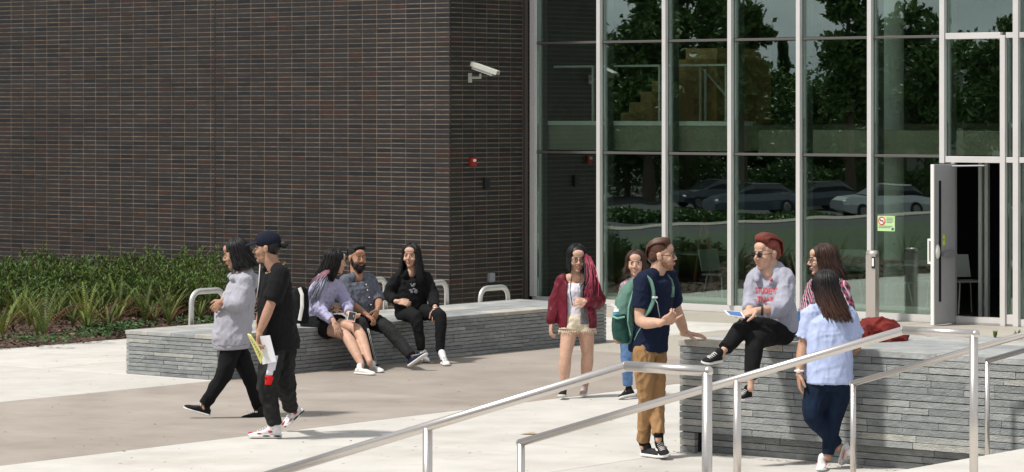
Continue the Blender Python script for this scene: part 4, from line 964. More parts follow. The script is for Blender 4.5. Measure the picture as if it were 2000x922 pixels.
def shoe(p, s_, upper, sole, size=1.0, high=False, up=None, laces=None, patches=None, thick=.022, name='shoe'):
    """g = heel under-side, t = toe under-side, a = ankle"""
    g, t, a = p['g'+s_].copy(), p['t'+s_], p['a'+s_]; f = (t-g)
    if f.length > .31: g = t-f.normalized()*.28; f = t-g
    if f.length < .2: g = t-f.normalized()*.25; f = t-g
    Ln = max(.20, min(.31, f.length)); f.normalize()
    mid = g+f*Ln*.35; u = (Vector(up) if up is not None else (a-mid)); u = (u-f*u.dot(f)).normalized(); r = f.cross(u)
    def sec(x, w_, z0, z1, cx=0, n=14, pw=.75):
        out = []
        for k in range(n):
            an = 2*math.pi*k/n; c_, s__ = math.cos(an), math.sin(an)
            out.append(g+f*(x*Ln)+r*(cx+math.copysign(abs(c_)**pw, c_)*w_)+u*((z0+z1)/2+math.copysign(abs(s__)**pw, s__)*(z1-z0)/2))
        return out
    k = size; q = MB(); tk = thick
    prof = [(.0, .022, .004), (.06, .031, 0), (.25, .033, 0), (.5, .036, 0), (.72, .044, 0), (.88, .040, .002), (.97, .026, .006), (1.0, .012, .01)]
    q.loft([sec(x-.01, w_*k+.003, z, tk+.002, pw=.6) for x, w_, z in prof]); so_ = q.build('tmp', sole, None); bpy.data.objects.remove(so_)
    hh = .105 if high else .072
    prof2 = [(.015, .018, hh*.75), (.07, .029, hh), (.22, .031, hh*1.02), (.36, .032, hh*.92), (.52, .034, .066), (.68, .040, .052), (.84, .038, .044), (.94, .025, .036), (.985, .012, .028)]
    qq = MB(); qq.loft([sec(x, w_*k, tk*.6, z*k) for x, w_, z in prof2])
    an_ = g+f*Ln*.2+u*.085; dl = (a-an_); dl = dl*min(1, .12/max(.001, dl.length)); qq.limb([g+f*Ln*.22+u*.055, an_+dl*(.6 if high else .15)], [.034*k, (.043 if high else .036)*k])
    uo = p.add(qq, name, upper, voxel=.005, smooth=3); s2 = p.add(q, 'sole', sole, parent=uo, shade=False)
    if laces:
        lq = MB()
        for i in range(5):
            x = .40+.075*i; z = hh*.98-.011*i if i else hh*.95; z = (.092, .082, .072, .064, .057)[i]*(.95 if not high else 1.05)*k; lq.tube([g+f*x*Ln+r*.022*k+u*(z-.010), g+f*(x+.01)*Ln+u*z, g+f*x*Ln-r*.022*k+u*(z-.010)], .0042, 5)
        p.add(lq, 'laces', laces, parent=uo)
    for pt in (patches or []):
        x, side, z, ax, az, m_ = pt; pq = MB(); wy = .036*k; pq.ell(g+f*x*Ln+r*side*wy+u*z, M3(f, r, u) @ Matrix.Diagonal((ax, .009, az)), n=12, m=8); p.add(pq, 'patch', m_, parent=uo)
    return uo
def meridian(p, az, e0, e1, n, rad=(.083, .104, .092), cz=.034, off=0):
    out = []
    for k in range(n+1):
        e = math.radians(e0+(e1-e0)*k/n); x = math.sin(az)*math.cos(e); y = math.cos(az)*math.cos(e)
        out.append(p.T((x*(rad[0]+off), -.014+y*(rad[1]+off), cz+math.sin(e)*(rad[2]+off))))
    return out
def gradhair(name, z0, z1, c0, c1, streak=None):
    """dyed or faded hair: colour changes with height over the floor (z0 top colour .. z1 tip colour)"""
    m = bpy.data.materials.new(name); m.use_nodes = True; n = m.node_tree.nodes; l = m.node_tree.links.new; pr = n['Principled BSDF']; pr.inputs['Roughness'].default_value = .5; pr.inputs['Specular IOR Level'].default_value = .35
    t = n.new('ShaderNodeTexCoord'); s_ = n.new('ShaderNodeSeparateXYZ'); no = n.new('ShaderNodeTexNoise'); no.inputs['Scale'].default_value = 14; mpn = n.new('ShaderNodeMapping'); mpn.inputs['Scale'].default_value = (1, 1, .15)
    l(t.outputs['Object'], s_.inputs[0]); l(t.outputs['Object'], mpn.inputs[0]); l(mpn.outputs[0], no.inputs['Vector'])
    a = n.new('ShaderNodeMath'); a.operation = 'MULTIPLY_ADD'; a.inputs[1].default_value = .22; l(no.outputs[0], a.inputs[0]); l(s_.outputs['Z'], a.inputs[2])
    mr = n.new('ShaderNodeMapRange'); mr.inputs['From Min'].default_value = z0+.11; mr.inputs['From Max'].default_value = z1+.11; l(a.outputs[0], mr.inputs['Value'])
    x = n.new('ShaderNodeMix'); x.data_type = 'RGBA'; x.inputs['A'].default_value = (*c0, 1); x.inputs['B'].default_value = (*c1, 1); l(mr.outputs[0], x.inputs['Factor']); l(x.outputs['Result'], pr.inputs['Base Color']); return m
def longhair(p, m, length, n=110, amin=62, flare=.05, r0=.013, seed=0, sweep=(0, 0, 0), curl=.006, part=0.0, name='hair', lenf=None, e1=-8, cap=True, split=None, m2=None, rad=(.083, .104, .092), gather=0, taper=.45):
    """locks that leave the parting, follow the skull and hang down; az 0 = face"""
    rs = random.Random(seed); q = MB(); q2 = MB(); sw = Vector(sweep); n = int(n*3.0); r0 *= .47; rad = tuple(v*.975 for v in rad)
    if cap:
        q.ell(p.T((0, -.014, .049)), p.A(.080, .096, .076), n=22, m=14); q.ell(p.T((0, -.050, .005)), p.A(.076, .070, .085), n=18, m=12)
    for i in range(n):
        az0 = math.radians(rs.uniform(12, 348)); lim = math.radians(amin+6+rs.uniform(0, 16)); az = az0 if lim < az0 < 2*math.pi-lim else (lim if az0 < math.pi else 2*math.pi-lim); aa = min(az, 2*math.pi-az); ln = length*rs.uniform(.82, 1.05)*(lenf(math.degrees(aa), az < math.pi) if lenf else 1)
        off = rs.uniform(-.005, .007); pts = []
        for k in range(8):
            e = math.radians(84+(e1-84)*k/7); za = az0+(az-az0)*min(1, k/3.2); x_, y_ = math.sin(za)*math.cos(e), math.cos(za)*math.cos(e); pts.append(p.T((x_*(rad[0]+off), -.014+y_*(rad[1]+off), .034+math.sin(e)*(rad[2]+off))))
        rdir = p.R3 @ Vector((math.sin(az), math.cos(az), 0)); rdir.z = 0
        if rdir.length > 1e-4: rdir.normalize()
        last = pts[-1]; K = 8; ph = rs.uniform(0, 6.28); fl = flare*rs.uniform(.5, 1.3); back = -p.f; back.z = 0
        for k in range(1, K+1):
            f_ = k/K; c_ = last+Vector((0, 0, -ln*f_))+rdir*(fl*f_**.8)*ln*1.3+sw*(f_**1.2)*ln+Vector((math.cos(ph+f_*5), math.sin(ph+f_*5), 0))*curl*f_
            pts.append(c_)
        N = len(pts); fly = rs.random() < .13
        if fly: pts = [v+rdir*(.012*min(1, j_/5))*rs.uniform(.3, 1.6)+Vector((rs.uniform(-.006, .006), rs.uniform(-.006, .006), rs.uniform(-.003, .003))) for j_, v in enumerate(pts)]
        rr = [r0*(.3 if fly else 1)*(.55+.6*min(1, j/4))*(1-(1-taper)*max(0, (j/(N-1)-.55)/.45)**1.3)*rs.uniform(.8, 1.15) for j in range(N)]; rr[-1] *= .4
        if m2 is not None and split is not None:
            kk = max(2, min(N-2, int(split(math.degrees(aa), az < math.pi)*N)))
            q.tube(pts[:kk+1], rr[:kk+1], 6, flat=.6); q2.tube(pts[kk:], rr[kk:], 6, flat=.6)
        else: q.tube(pts, rr, 6, flat=.6)
    o = p.add(q, name, m)
    if m2 is not None and q2.v: p.add(q2, 'hair_ends', m2, parent=o)
    return o
def shorthair(p, m, topr=(.080, .097, .078), topc=(0, -.016, .052), seed=0, n=70, quiff=0, side=True, name='hair', ln=.05, sweep=(0, 0, 0)):
    rs = random.Random(seed); n = n*3; q = MB(); q.ell(p.T(topc), p.A(*topr), n=22, m=14)
    if side: q.ell(p.T((0, -.048, .012)), p.A(.0765, .066, .075), n=18, m=12)
    sw = Vector(sweep)
    for i in range(n):
        az = rs.uniform(0, 6.283); e = math.radians(rs.uniform(18 if math.cos(az) < .3 else 42, 88)); rad = (topr[0], topr[1], topr[2])
        x, y, z = math.sin(az)*math.cos(e), math.cos(az)*math.cos(e), math.sin(e)
        b = Vector((topc[0]+x*topr[0]*.95, topc[1]+y*topr[1]*.95, topc[2]+z*topr[2]*.95)); d = Vector((x*.3, .2+quiff*.5, z*.7+quiff))*1.0+sw; d.normalize(); L_ = ln*rs.uniform(.5, 1.1)
        q.tube([p.T(b), p.T(b+d*L_*.5+Vector((0, 0, .004))), p.T(b+d*L_)], [.007*p.sc, .0065*p.sc, .002*p.sc], 5, flat=.6)
    return p.add(q, name, m)
def swept(p, m, vol=1.0, n=240, seed=4, back=-.10, name='hair', w_=.068, fz=.062, side=True):
    """short hair combed back over the skull with volume on top"""
    q = MB(); rs = random.Random(seed); q.ell(p.T((0, -.022, .052)), p.A(.078, .094, .078+.004*vol), n=22, m=14)
    if side: q.ell(p.T((0, -.050, .012)), p.A(.0745, .064, .072), n=18, m=12)
    for i in range(n):
        x = rs.uniform(-w_, w_); k = math.sqrt(max(0, 1-(x/.082)**2)); z0 = .045+.068*k; o = rs.uniform(-.003, .006); yb = .066*k+.006
        g_ = .94+.07*vol; pts = [p.T((x, yb, z0-.014)), p.T((x*1.04, yb-.006, z0+.018*vol+o)), p.T((x*1.08*g_, .015, z0+.026*vol+o)), p.T((x*1.10*g_, -.045, z0+.018*vol+o)), p.T((x*1.08*g_, -.092, z0-.020+.010*vol)), p.T((x*.98, -.110, z0-.062)), p.T((x*.85, back, z0-.105))]
        q.tube(pts, [.003, .006, .007, .007, .006, .005, .002], 5, flat=.6)
    return p.add(q, name, m)
def hood(p, q, S_, w=.10):
    """hood lying on the shoulders behind the neck"""
    c, r, f = S_(1.34)
    pts = [c+r*math.cos(a)*w-f*(math.sin(a)*w*1.15-.04)+UP*(.035*math.sin(a)+.005) for a in [math.pi*(-.25+1.5*k/12) for k in range(13)]]
    q.limb(pts, [.030+.022*math.sin(math.pi*k/12) for k in range(13)], 10)
    q.ell(c-f*.115+UP*-.03, M3(r, f, UP) @ Matrix.Diagonal((.10, .055, .075)))
def jg(p, **k):
    for n, v in k.items(): p.J[n] = G(v[0], v[1], .004)
# ---- 1 woman in grey hoodie walking left, arms folded
def p1():
    p = Person('woman in a grey hoodie walking with folded arms beside the person in the cap', 462, 815)
    p.j(hd=(461, 496), nk=(474, 534), sR=(466, 550, .17), sL=(478, 552, -.15), eR=(452, 598, .20), wR=(438, 594, .0), eL=(470, 598, -.22), wL=(434, 588, -.19),
        pel=(455, 662), hR=(457, 672, .09), hL=(453, 672, -.09), kL=(438, 732, -.12), aL=(399, 791, -.10), kR=(487, 735, .08), aR=(508, 799, .12))
    p.j(gL=(410, 813, -.08), tL=(357, 797, -.10), gR=(522, 819, .0), tR=(470, 820, 0)); p.J['gL'].z = max(.004, p.J['gL'].z); 
    p.dn = Vector((.04, 0, -1))
    head(p, 'mid', -95, -14, sc=1.17)
    body(p, 'mid', arm=1.1, leg=1.05, torso=1.2, hands=dict(L=dict(d=Vector((-.75, .2, -.7)), pn=Vector((.1, .9, -.2)), curl=.4, side=1)))
    def ex(q, S_):
        hood(p, q, S_, .085)
        c, r, f = S_(.35); q.ell(c+f*.10, M3(r, f, UP) @ Matrix.Diagonal((.14, .09, .17)))
    top(p, 'hoodie', F_hgrey, [(-.10, .215, .180, .015), (0, .222, .185, .015), (.15, .21, .185, .02), (.4, .19, .182, .02), (.7, .185, .165), (.95, .165, .12), (1.1, .11, .09), (1.3, .07, .07)], sleeve=.93, sr=(.082, .082, .052), extra=ex, disp=.026, dsize=.09)
    q = MB(); S_ = spine(p); q.loft(ringsof(S_, [(-.17, .205, .165, .015), (-.09, .212, .175, .015)])); h_ = p.add(q, 'waistband', F_hgrey, voxel=.009, smooth=1)
    q = MB(); 
    c, r, f = S_(.22); q.tube([c-r*.16+f*.14+UP*.02, c-r*.185+f*.07-UP*.07], .006, 5); p.add(q, 'pocket_edge', cloth('seam_grey', (.22, .22, .25)))
    trousers(p, 'trousers', F_black, rad=(.108, .080, .058), f1=1.0, disp=.018)
    for s_ in 'LR': shoe(p, s_, F_dgrey if 0 else M_sblack, M_sole, laces=F_dgrey, up=(.0, 0, 1) if s_ == 'R' else None)
    longhair(p, M_hblack, .17, n=130, amin=58, seed=1, sweep=(.35, 0, 0), flare=.10, r0=.015, curl=.012, e1=-12)
p1()
# ---- 2 person in black tee and cap
def p2():
    p = Person('person in a dark cap and black t-shirt walking and carrying papers', 530, 856)
    p.j(hd=(521, 485), nk=(538, 524), sL=(549, 537, -.19), sR=(527, 534, .19), eL=(529, 594, -.25), wL=(507, 649, -.24), eR=(516, 592, .25), wR=(505, 640, .22),
        pel=(542, 668), hL=(534, 682, -.09), hR=(552, 682, .10), kL=(521, 750, -.14), aL=(535, 828, -.06), kR=(556, 745, .14), aR=(568, 797, .55))
    p.j(gL=(550, 853, -.02), tL=(484, 858, -.02), gR=(592, 803, .62), tR=(556, 836, .55)); p.J['gL'].z = .005; p.J['tL'].z = .005
    p.dn = Vector((.06, 0, -1))
    head(p, 'tan', -97, -3, sc=1.12, female=False)
    body(p, 'mid', arm=1.12, leg=1.1, torso=1.2, hands=dict(L=dict(d=Vector((-.1, -.1, -1)), pn=Vector((.85, -.3, 0)), curl=.7, side=1, size=1.1)))
    top(p, 'tshirt', F_black, [(-.12, .20, .175, -.01), (0, .205, .175, -.01), (.3, .205, .175), (.6, .205, .165), (.85, .20, .14), (1.0, .17, .11), (1.12, .12, .09), (1.3, .065, .065)], sleeve=.44, sr=(.088, .09, .07), disp=.022, dsize=.09)
    q = MB(); S_ = spine(p); c, r, f = S_(1.15); q.tube([c+r*math.cos(a)*.085+f*math.sin(a)*.085+UP*(.04-.05*math.sin(a)) for a in [math.pi*2*k/20 for k in range(21)]], .007, 6); p.add(q, 'collar', mat('tan_trim', (.35, .24, .12), .8))
    trousers(p, 'trousers', F_blackp, rad=(.118, .092, .066), f1=1.0, disp=.030, dsize=.06)
    # white and red side panel of the near leg
    def panel(nm, m, f0, f1, w0, w1):
        a, k_, h = p['aL'], p['kL'], p['hL']; vs = []; fs = []
        N = 7
        for i in range(N+1):
            f_ = f0+(f1-f0)*i/N; c_ = (h.lerp(k_, f_*2) if f_ < .5 else k_.lerp(a, (f_-.5)*2)); rd = .118+(.092-.118)*min(1, f_*2) if f_ < .5 else .092-.03*(f_-.5)*2; wd = w0+(w1-w0)*i/N
            for j in range(6):
                an = math.radians(-wd+2*wd*j/5+ 12); vs.append(c_+Vector((math.sin(an)*(rd-.002), -math.cos(an)*(rd+.002), 0)))
        for i in range(N):
            for j in range(5): fs.append((i*6+j, i*6+j+1, i*6+6+j+1, i*6+6+j))
        q = MB(); q.add(vs, fs); o = p.add(q, nm, m); md = o.modifiers.new('s', 'SOLIDIFY'); md.thickness = .006; md.offset = 1; return o
    panel('white_panel', F_white, .08, .36, 20, 22); panel('red_panel', cloth('red_panel', (.62, .02, .02)), .365, .50, 26, 18)
    W_, R_ = M_swh2, M_sred
    for s_ in 'LR': shoe(p, s_, M_swh2, M_sole, size=1.12, high=True, laces=M_swh2, thick=.034, up=None if s_ == 'R' else (0.05, 0, 1), patches=[(.90, 0, .045, .030, .010, R_), (.32, 1, .06, .022, .012, R_), (.32, -1, .06, .022, .012, R_), (.66, .9, .042, .026, .009, R_), (.66, -.9, .042, .026, .009, R_), (.45, -1, .022, .04, .008, M_black), (.85, -.7, .022, .04, .008, M_black), (.12, -1, .02, .035, .008, M_black)])
    shorthair(p, M_hblack, topr=(.079, .094, .074), ln=.02, n=30)
    q = MB(); q.limb([p.T((0, -.10, .03)), p.T((0, -.145, .022))], [.03, .036]); q.sph(p.T((0, -.15, .02)), .036); p.add(q, 'hair_bun', M_hblack, voxel=.008, disp=.01, dsize=.03)
    q = MB(); q.ell(p.T((0, -.012, .062)), p.A(.087, .106, .080), n=24, m=16); rr = []
    for x, w_, z in ((.055, .070, .058), (.095, .074, .052), (.135, .060, .043), (.165, .034, .036)):
        rr.append([p.T((math.cos(a)*w_, x-.004+.0*math.sin(a), z+.006*math.sin(a)-.010*abs(math.cos(a)))) for a in [2*math.pi*k/16 for k in range(16)]])
    q.loft(rr); cp = p.add(q, 'cap', cloth('cap_navy', (.010, .013, .024)), voxel=.004, smooth=2)
    q = MB(); q.ell(p.T((.045, .075, .072)), p.A(.008, .008, .006)); p.add(q, 'badge', M_swhite, parent=cp)
    q = MB(); q.tube([p.T((0, .06, -.12)), p.T((0, .05, -.12))+Vector((-.02, 0, -.16)), p.T((0, .05, -.12))+Vector((-.04, -.02, -.30))], .012, 6, flat=.4); p.add(q, 'lanyard', M_swhite)
    # papers in the near hand: things of their own
    h = p['wL']
    def sheet(nm, m, pts, label, cat, th=.006):
        c = sum(pts, Vector())/4; t = thing(nm, c, label, cat); n_ = (pts[1]-pts[0]).cross(pts[2]-pts[0]).normalized()*th; q = MB(); q.add([v-n_*.5 for v in pts]+[v+n_*.5 for v in pts], [(3, 2, 1, 0), (4, 5, 6, 7), (0, 1, 5, 4), (1, 2, 6, 5), (2, 3, 7, 6), (3, 0, 4, 7)]); q.build('sheets', m, t, world=True)
        return t, n_
    Y0 = p.Y-.27
    t_, n_ = sheet('white_papers', mat('paper', (.74, .74, .80), .8), [P(508, 657, Y0), P(527, 655, Y0-.04), P(540, 706, Y0-.02), P(513, 712, Y0+.04)], 'sheaf of white paper in the hand of the person in the cap', 'paper')
    t_, n_ = sheet('yellow_pad', mat('paper_yellow', (.66, .64, .22), .8), [P(484, 652, Y0-.05), P(490, 655, Y0-.10), P(513, 692, Y0-.10), P(510, 710, Y0-.05)], 'pale yellow writing pad held in front of the white papers', 'paper', .012)
    q = MB()
    for k in range(7):
        f_ = .12+.12*k; a = P(486, 657, Y0-.066).lerp(P(509, 705, Y0-.066), f_); b = P(490, 660, Y0-.115).lerp(P(512, 694, Y0-.115), f_); q.tube([a.lerp(b, .1), a.lerp(b, .9)], .0025, 4)
    q.build('written_lines', mat('ink', (.12, .12, .12), .8), t_, world=True, kind='stuff')
p2()
# ---- 3 woman in lilac shirt on the bench, seen from behind left
def p3():
    Y = 34.45
    p = Person('woman in a lilac shirt and black skirt sitting on the bench', 622, 640, Y=Y, z0=LH)
    p.j(hd=(655, 511), nk=(640, 545), sR=(616, 566, -.14), sL=(660, 562, .17), eR=(622, 606, -.20), wR=(652, 628, -.40), eL=(677, 592, .08), wL=(682, 614, -.18),
        pel=(607, 622, .03), hR=(607, 633, -.06), hL=(622, 628, .12), kR=(677, 653, -.34), kL=(699, 640, -.22), aR=(706, 712, -.60), aL=(722, 706, -.56))
    jg(p, gR=(694, 730), tR=(733, 733), gL=(712, 723), tL=(748, 728))
    head(p, 'light', 112, -8, sc=1.17)
    body(p, 'light', bare=True, leg=1.06, arm=.95, hands=dict(R=dict(d=Vector((.35, -.25, -.75)), pn=Vector((-.3, .5, -.5)), curl=.22, side=-1), L=dict(d=Vector((.5, -.5, -.3)), pn=Vector((-.3, .1, 1)), curl=.5, side=1)))
    top(p, 'blouse', F_lilac, [(-.02, .165, .14), (.1, .175, .15), (.4, .165, .14), (.7, .165, .13), (.95, .16, .105), (1.1, .11, .095), (1.3, .072, .078), (1.5, .066, .072)], sleeve=.92, sr=(.082, .080, .042), disp=.034, dsize=.06)
    S_ = spine(p); q = MB(); q.loft(ringsof(S_, [(-.12, .19, .15), (0, .185, .15), (.15, .15, .12)]))
    for s_ in 'RL':
        a, b = p['h'+s_], p['k'+s_]; q.limb([a-Vector((.0, 0, .0)), a.lerp(b, .40)], [.125, .112]); q.tube([a.lerp(b, .40), a.lerp(b, .55)], [.112, .118], 16)
    p.add(q, 'skirt', F_black, voxel=.010, disp=.02)
    for s_ in 'RL': shoe(p, s_, M_swhite, M_sole, size=.92, up=(0, 0, 1), thick=.018)
    longhair(p, M_hblack, .24, n=110, amin=60, seed=3, sweep=(-.42, .05, 0), flare=.05, r0=.013, curl=.012)
    q = MB()      # blue-green faded ends and pink layer over the shoulder
    rs = random.Random(5)
    for k in range(44):
        b = P(632+rs.uniform(-12, 8), 538+rs.uniform(-3, 6), Y-.16+rs.uniform(-.02, .02)); e = P(610+rs.uniform(-14, 14), 592+rs.uniform(-16, 10), Y-.26); q.tube([b, b.lerp(e, .5)+Vector((0, -.03, .0)), e], [.007, .007, .002], 6, flat=.6)
    p.add(q, 'faded_ends', M_hsilver)
    q = MB()
    for k in range(20):
        b = P(640+rs.uniform(-8, 4), 530+rs.uniform(-3, 3), Y-.15); e = P(612+rs.uniform(-8, 10), 552+rs.uniform(-8, 8), Y-.20); q.tube([b, b.lerp(e, .5)+Vector((0, -.02, .012)), e], [.006, .006, .002], 6, flat=.6)
    p.add(q, 'pink_strands', mat('hair_pale_pink', (.45, .22, .28), .45))
    # phone
    c = P(687, 619, Y-.28); t = thing('phone', c, 'dark smartphone in the hands of the woman in lilac', 'phone', rz=.2)
    M_ = Matrix.Rotation(math.radians(-52), 4, 'X') @ Matrix.Rotation(.25, 4, 'Y')
    q = MB(); q.box(-.042, .042, -.006, .006, -.078, .078, M=M_); q.build('phone_body', M_white, t); q = MB(); q.box(-.038, .038, -.008, -.0062, -.072, .072, M=M_); q.build('screen', M_black, t)
    q = MB(); q.box(-.038, .03, -.0095, -.0082, -.07, -.06, M=M_); q.build('case_edge', mat('orange_case', (.6, .1, .05), .5), t)
p3()
# ---- 4 bearded man
def p4():
    Y = 34.85
    p = Person('bearded man in a grey buttoned shirt sitting on the bench between two women', 712, 636, Y=Y, z0=LH)
    p.brow = M_hblack
    p.j(hd=(698, 504), nk=(697, 540), sR=(674, 549, -.06), sL=(724, 546, .14), eR=(686, 594, -.14), wR=(715, 614, -.34), eL=(741, 589, .02), wL=(737, 604, -.26),
        pel=(712, 620, .02), hR=(698, 627, -.02), hL=(722, 624, .12), kR=(705, 634, -.46), kL=(757, 640, -.36), aR=(725, 702, -.50), aL=(805, 698, -.62))
    jg(p, gR=(722, 716), tR=(736, 722)); p.j(gL=(794, 720, -.60), tL=(836, 692, -.72))
    head(p, 'tan', 28, -2, sc=1.17, female=False)
    body(p, 'tan', arm=1.08, hands=dict(R=dict(d=Vector((.7, -.2, -.5)), pn=Vector((-.3, .2, -.9)), curl=.55, side=-1, size=1.05), L=dict(d=Vector((-.25, -.35, -.8)), pn=Vector((-.6, .6, .1)), curl=.5, side=1, size=1.05)))
    def ex(q, S_):
        c, r, f = S_(1.25)
        for sx in (-1, 1): q.ell(c+r*sx*.045+f*.065-UP*.01, M3((r+UP*.4*sx).normalized(), f, UP) @ Matrix.Diagonal((.045, .012, .025)))
    top(p, 'shirt', F_dgrey, [(-.05, .165, .13), (.1, .17, .135), (.4, .17, .14), (.75, .185, .135), (.97, .175, .11), (1.1, .10, .085), (1.3, .068, .068)], sleeve=.50, sr=(.072, .070, .058), disp=.022, dsize=.06, extra=ex)
    S_ = spine(p); q = MB(); pts = [S_(t)[0]+S_(t)[2]*(.150 if t < .9 else .105) for t in (.1, .3, .5, .7, .85)]; 
    for t in pts: q.sph(t, .008, n=8, m=5)
    p.add(q, 'buttons', M_white)
    trousers(p, 'trousers', F_blackp, rad=(.108, .083, .062), f1=.98, disp=.018)
    q = MB(); 
    for dx in (0, .028): q.tube([p['kR'].lerp(p['aR'], .1)+Vector((.062+dx*.5, -.055, 0)), p['aR']+Vector((.045+dx*.5, -.05, -.02))], .006, 5, flat=.5)
    p.add(q, 'side_stripe', M_swhite)
    shoe(p, 'R', M_snavy, M_sole, laces=M_swhite, up=(0, 0, 1)); shoe(p, 'L', M_snavy, M_sole, laces=M_swhite)
    swept(p, M_hblack, vol=.15, seed=5, w_=.060)
    q = MB(); E = lambda c, r_: q.ell(p.T(c), p.A(*r_), n=16, m=10)
    E((0, .066, -.092), (.036, .034, .040)); E((0, .055, -.116), (.030, .030, .034))
    for sx in (-1, 1): E((sx*.042, .040, -.075), (.022, .040, .036)); E((sx*.058, .018, -.040), (.016, .026, .042)); q.tube([p.T((sx*.003, .103, -.043)), p.T((sx*.020, .096, -.045)), p.T((sx*.033, .083, -.062))], [.0055, .0065, .006], 6)
    p.add(q, 'beard', M_hblack, voxel=.005, smooth=1, disp=.010, dsize=.012)
p4()
# ---- 5 woman in black, long hair
def p5():
    Y = 35.5
    p = Person('woman in black with very long black hair sitting on the bench, hand in pocket', 805, 618, Y=Y, z0=LH)
    p.j(hd=(803, 500), nk=(802, 532), sR=(776, 545, -.02), sL=(832, 544, .08), eR=(757, 577, .0), wR=(776, 589, -.20), eL=(846, 580, .0), wL=(850, 602, -.28),
        pel=(802, 604, .03), hR=(788, 610, -.02), hL=(818, 608, .08), kR=(813, 619, -.42), kL=(862, 614, -.34), aR=(822, 678, -.45), aL=(859, 682, -.42))
    jg(p, gR=(818, 700), tR=(834, 708), gL=(848, 704), tL=(874, 715))
    head(p, 'pale', -14, 0, sc=1.17)
    body(p, 'light', arm=.95, hands=dict(R=dict(d=Vector((.9, -.3, -.1)), pn=Vector((.2, .7, -.7)), curl=.35, side=-1), L=dict(d=Vector((.05, -.35, -.9)), pn=Vector((.0, .8, -.35)), curl=.2, side=1, spread=1.3)))
    top(p, 'hoodie', F_black, [(-.08, .19, .15), (.1, .195, .155), (.4, .18, .145), (.7, .18, .135), (.95, .17, .11), (1.1, .11, .085), (1.3, .07, .07)], sleeve=.93, sr=(.080, .080, .050), disp=.026)
    S_ = spine(p); q = MB(); rs = random.Random(2)
    for k in range(9):
        t = rs.uniform(.42, .86); c, r, f = S_(t); x = rs.uniform(-.045, .05); q.ell(c+r*x+f*(.138-abs(x)*.2), M3(r, f, UP) @ Matrix.Diagonal((rs.uniform(.008, .03), .006, rs.uniform(.008, .026))), n=8, m=6)
    p.add(q, 'chest_print', mat('pale_print', (.22, .23, .25), .8))
    trousers(p, 'trousers', F_black, rad=(.108, .078, .052), f1=1.03, disp=.016)
    for s_ in 'RL': shoe(p, s_, M_swh2, M_sole, laces=M_swhite, high=True, up=(0, 0, 1), patches=[(.4, 1, .05, .04, .006, M_black), (.4, -1, .05, .04, .006, M_black)])
    q = MB(); q.tube([p['wL']+Vector((-.03, 0, .01)), p['wL']+Vector((0, -.035, .005)), p['wL']+Vector((.035, 0, .01))], .008, 6); p.add(q, 'bracelet', M_racks)
    longhair(p, M_hblack, .36, n=150, amin=42, seed=4, sweep=(0, -.06, 0), flare=.11, r0=.014, e1=-5)
p5()
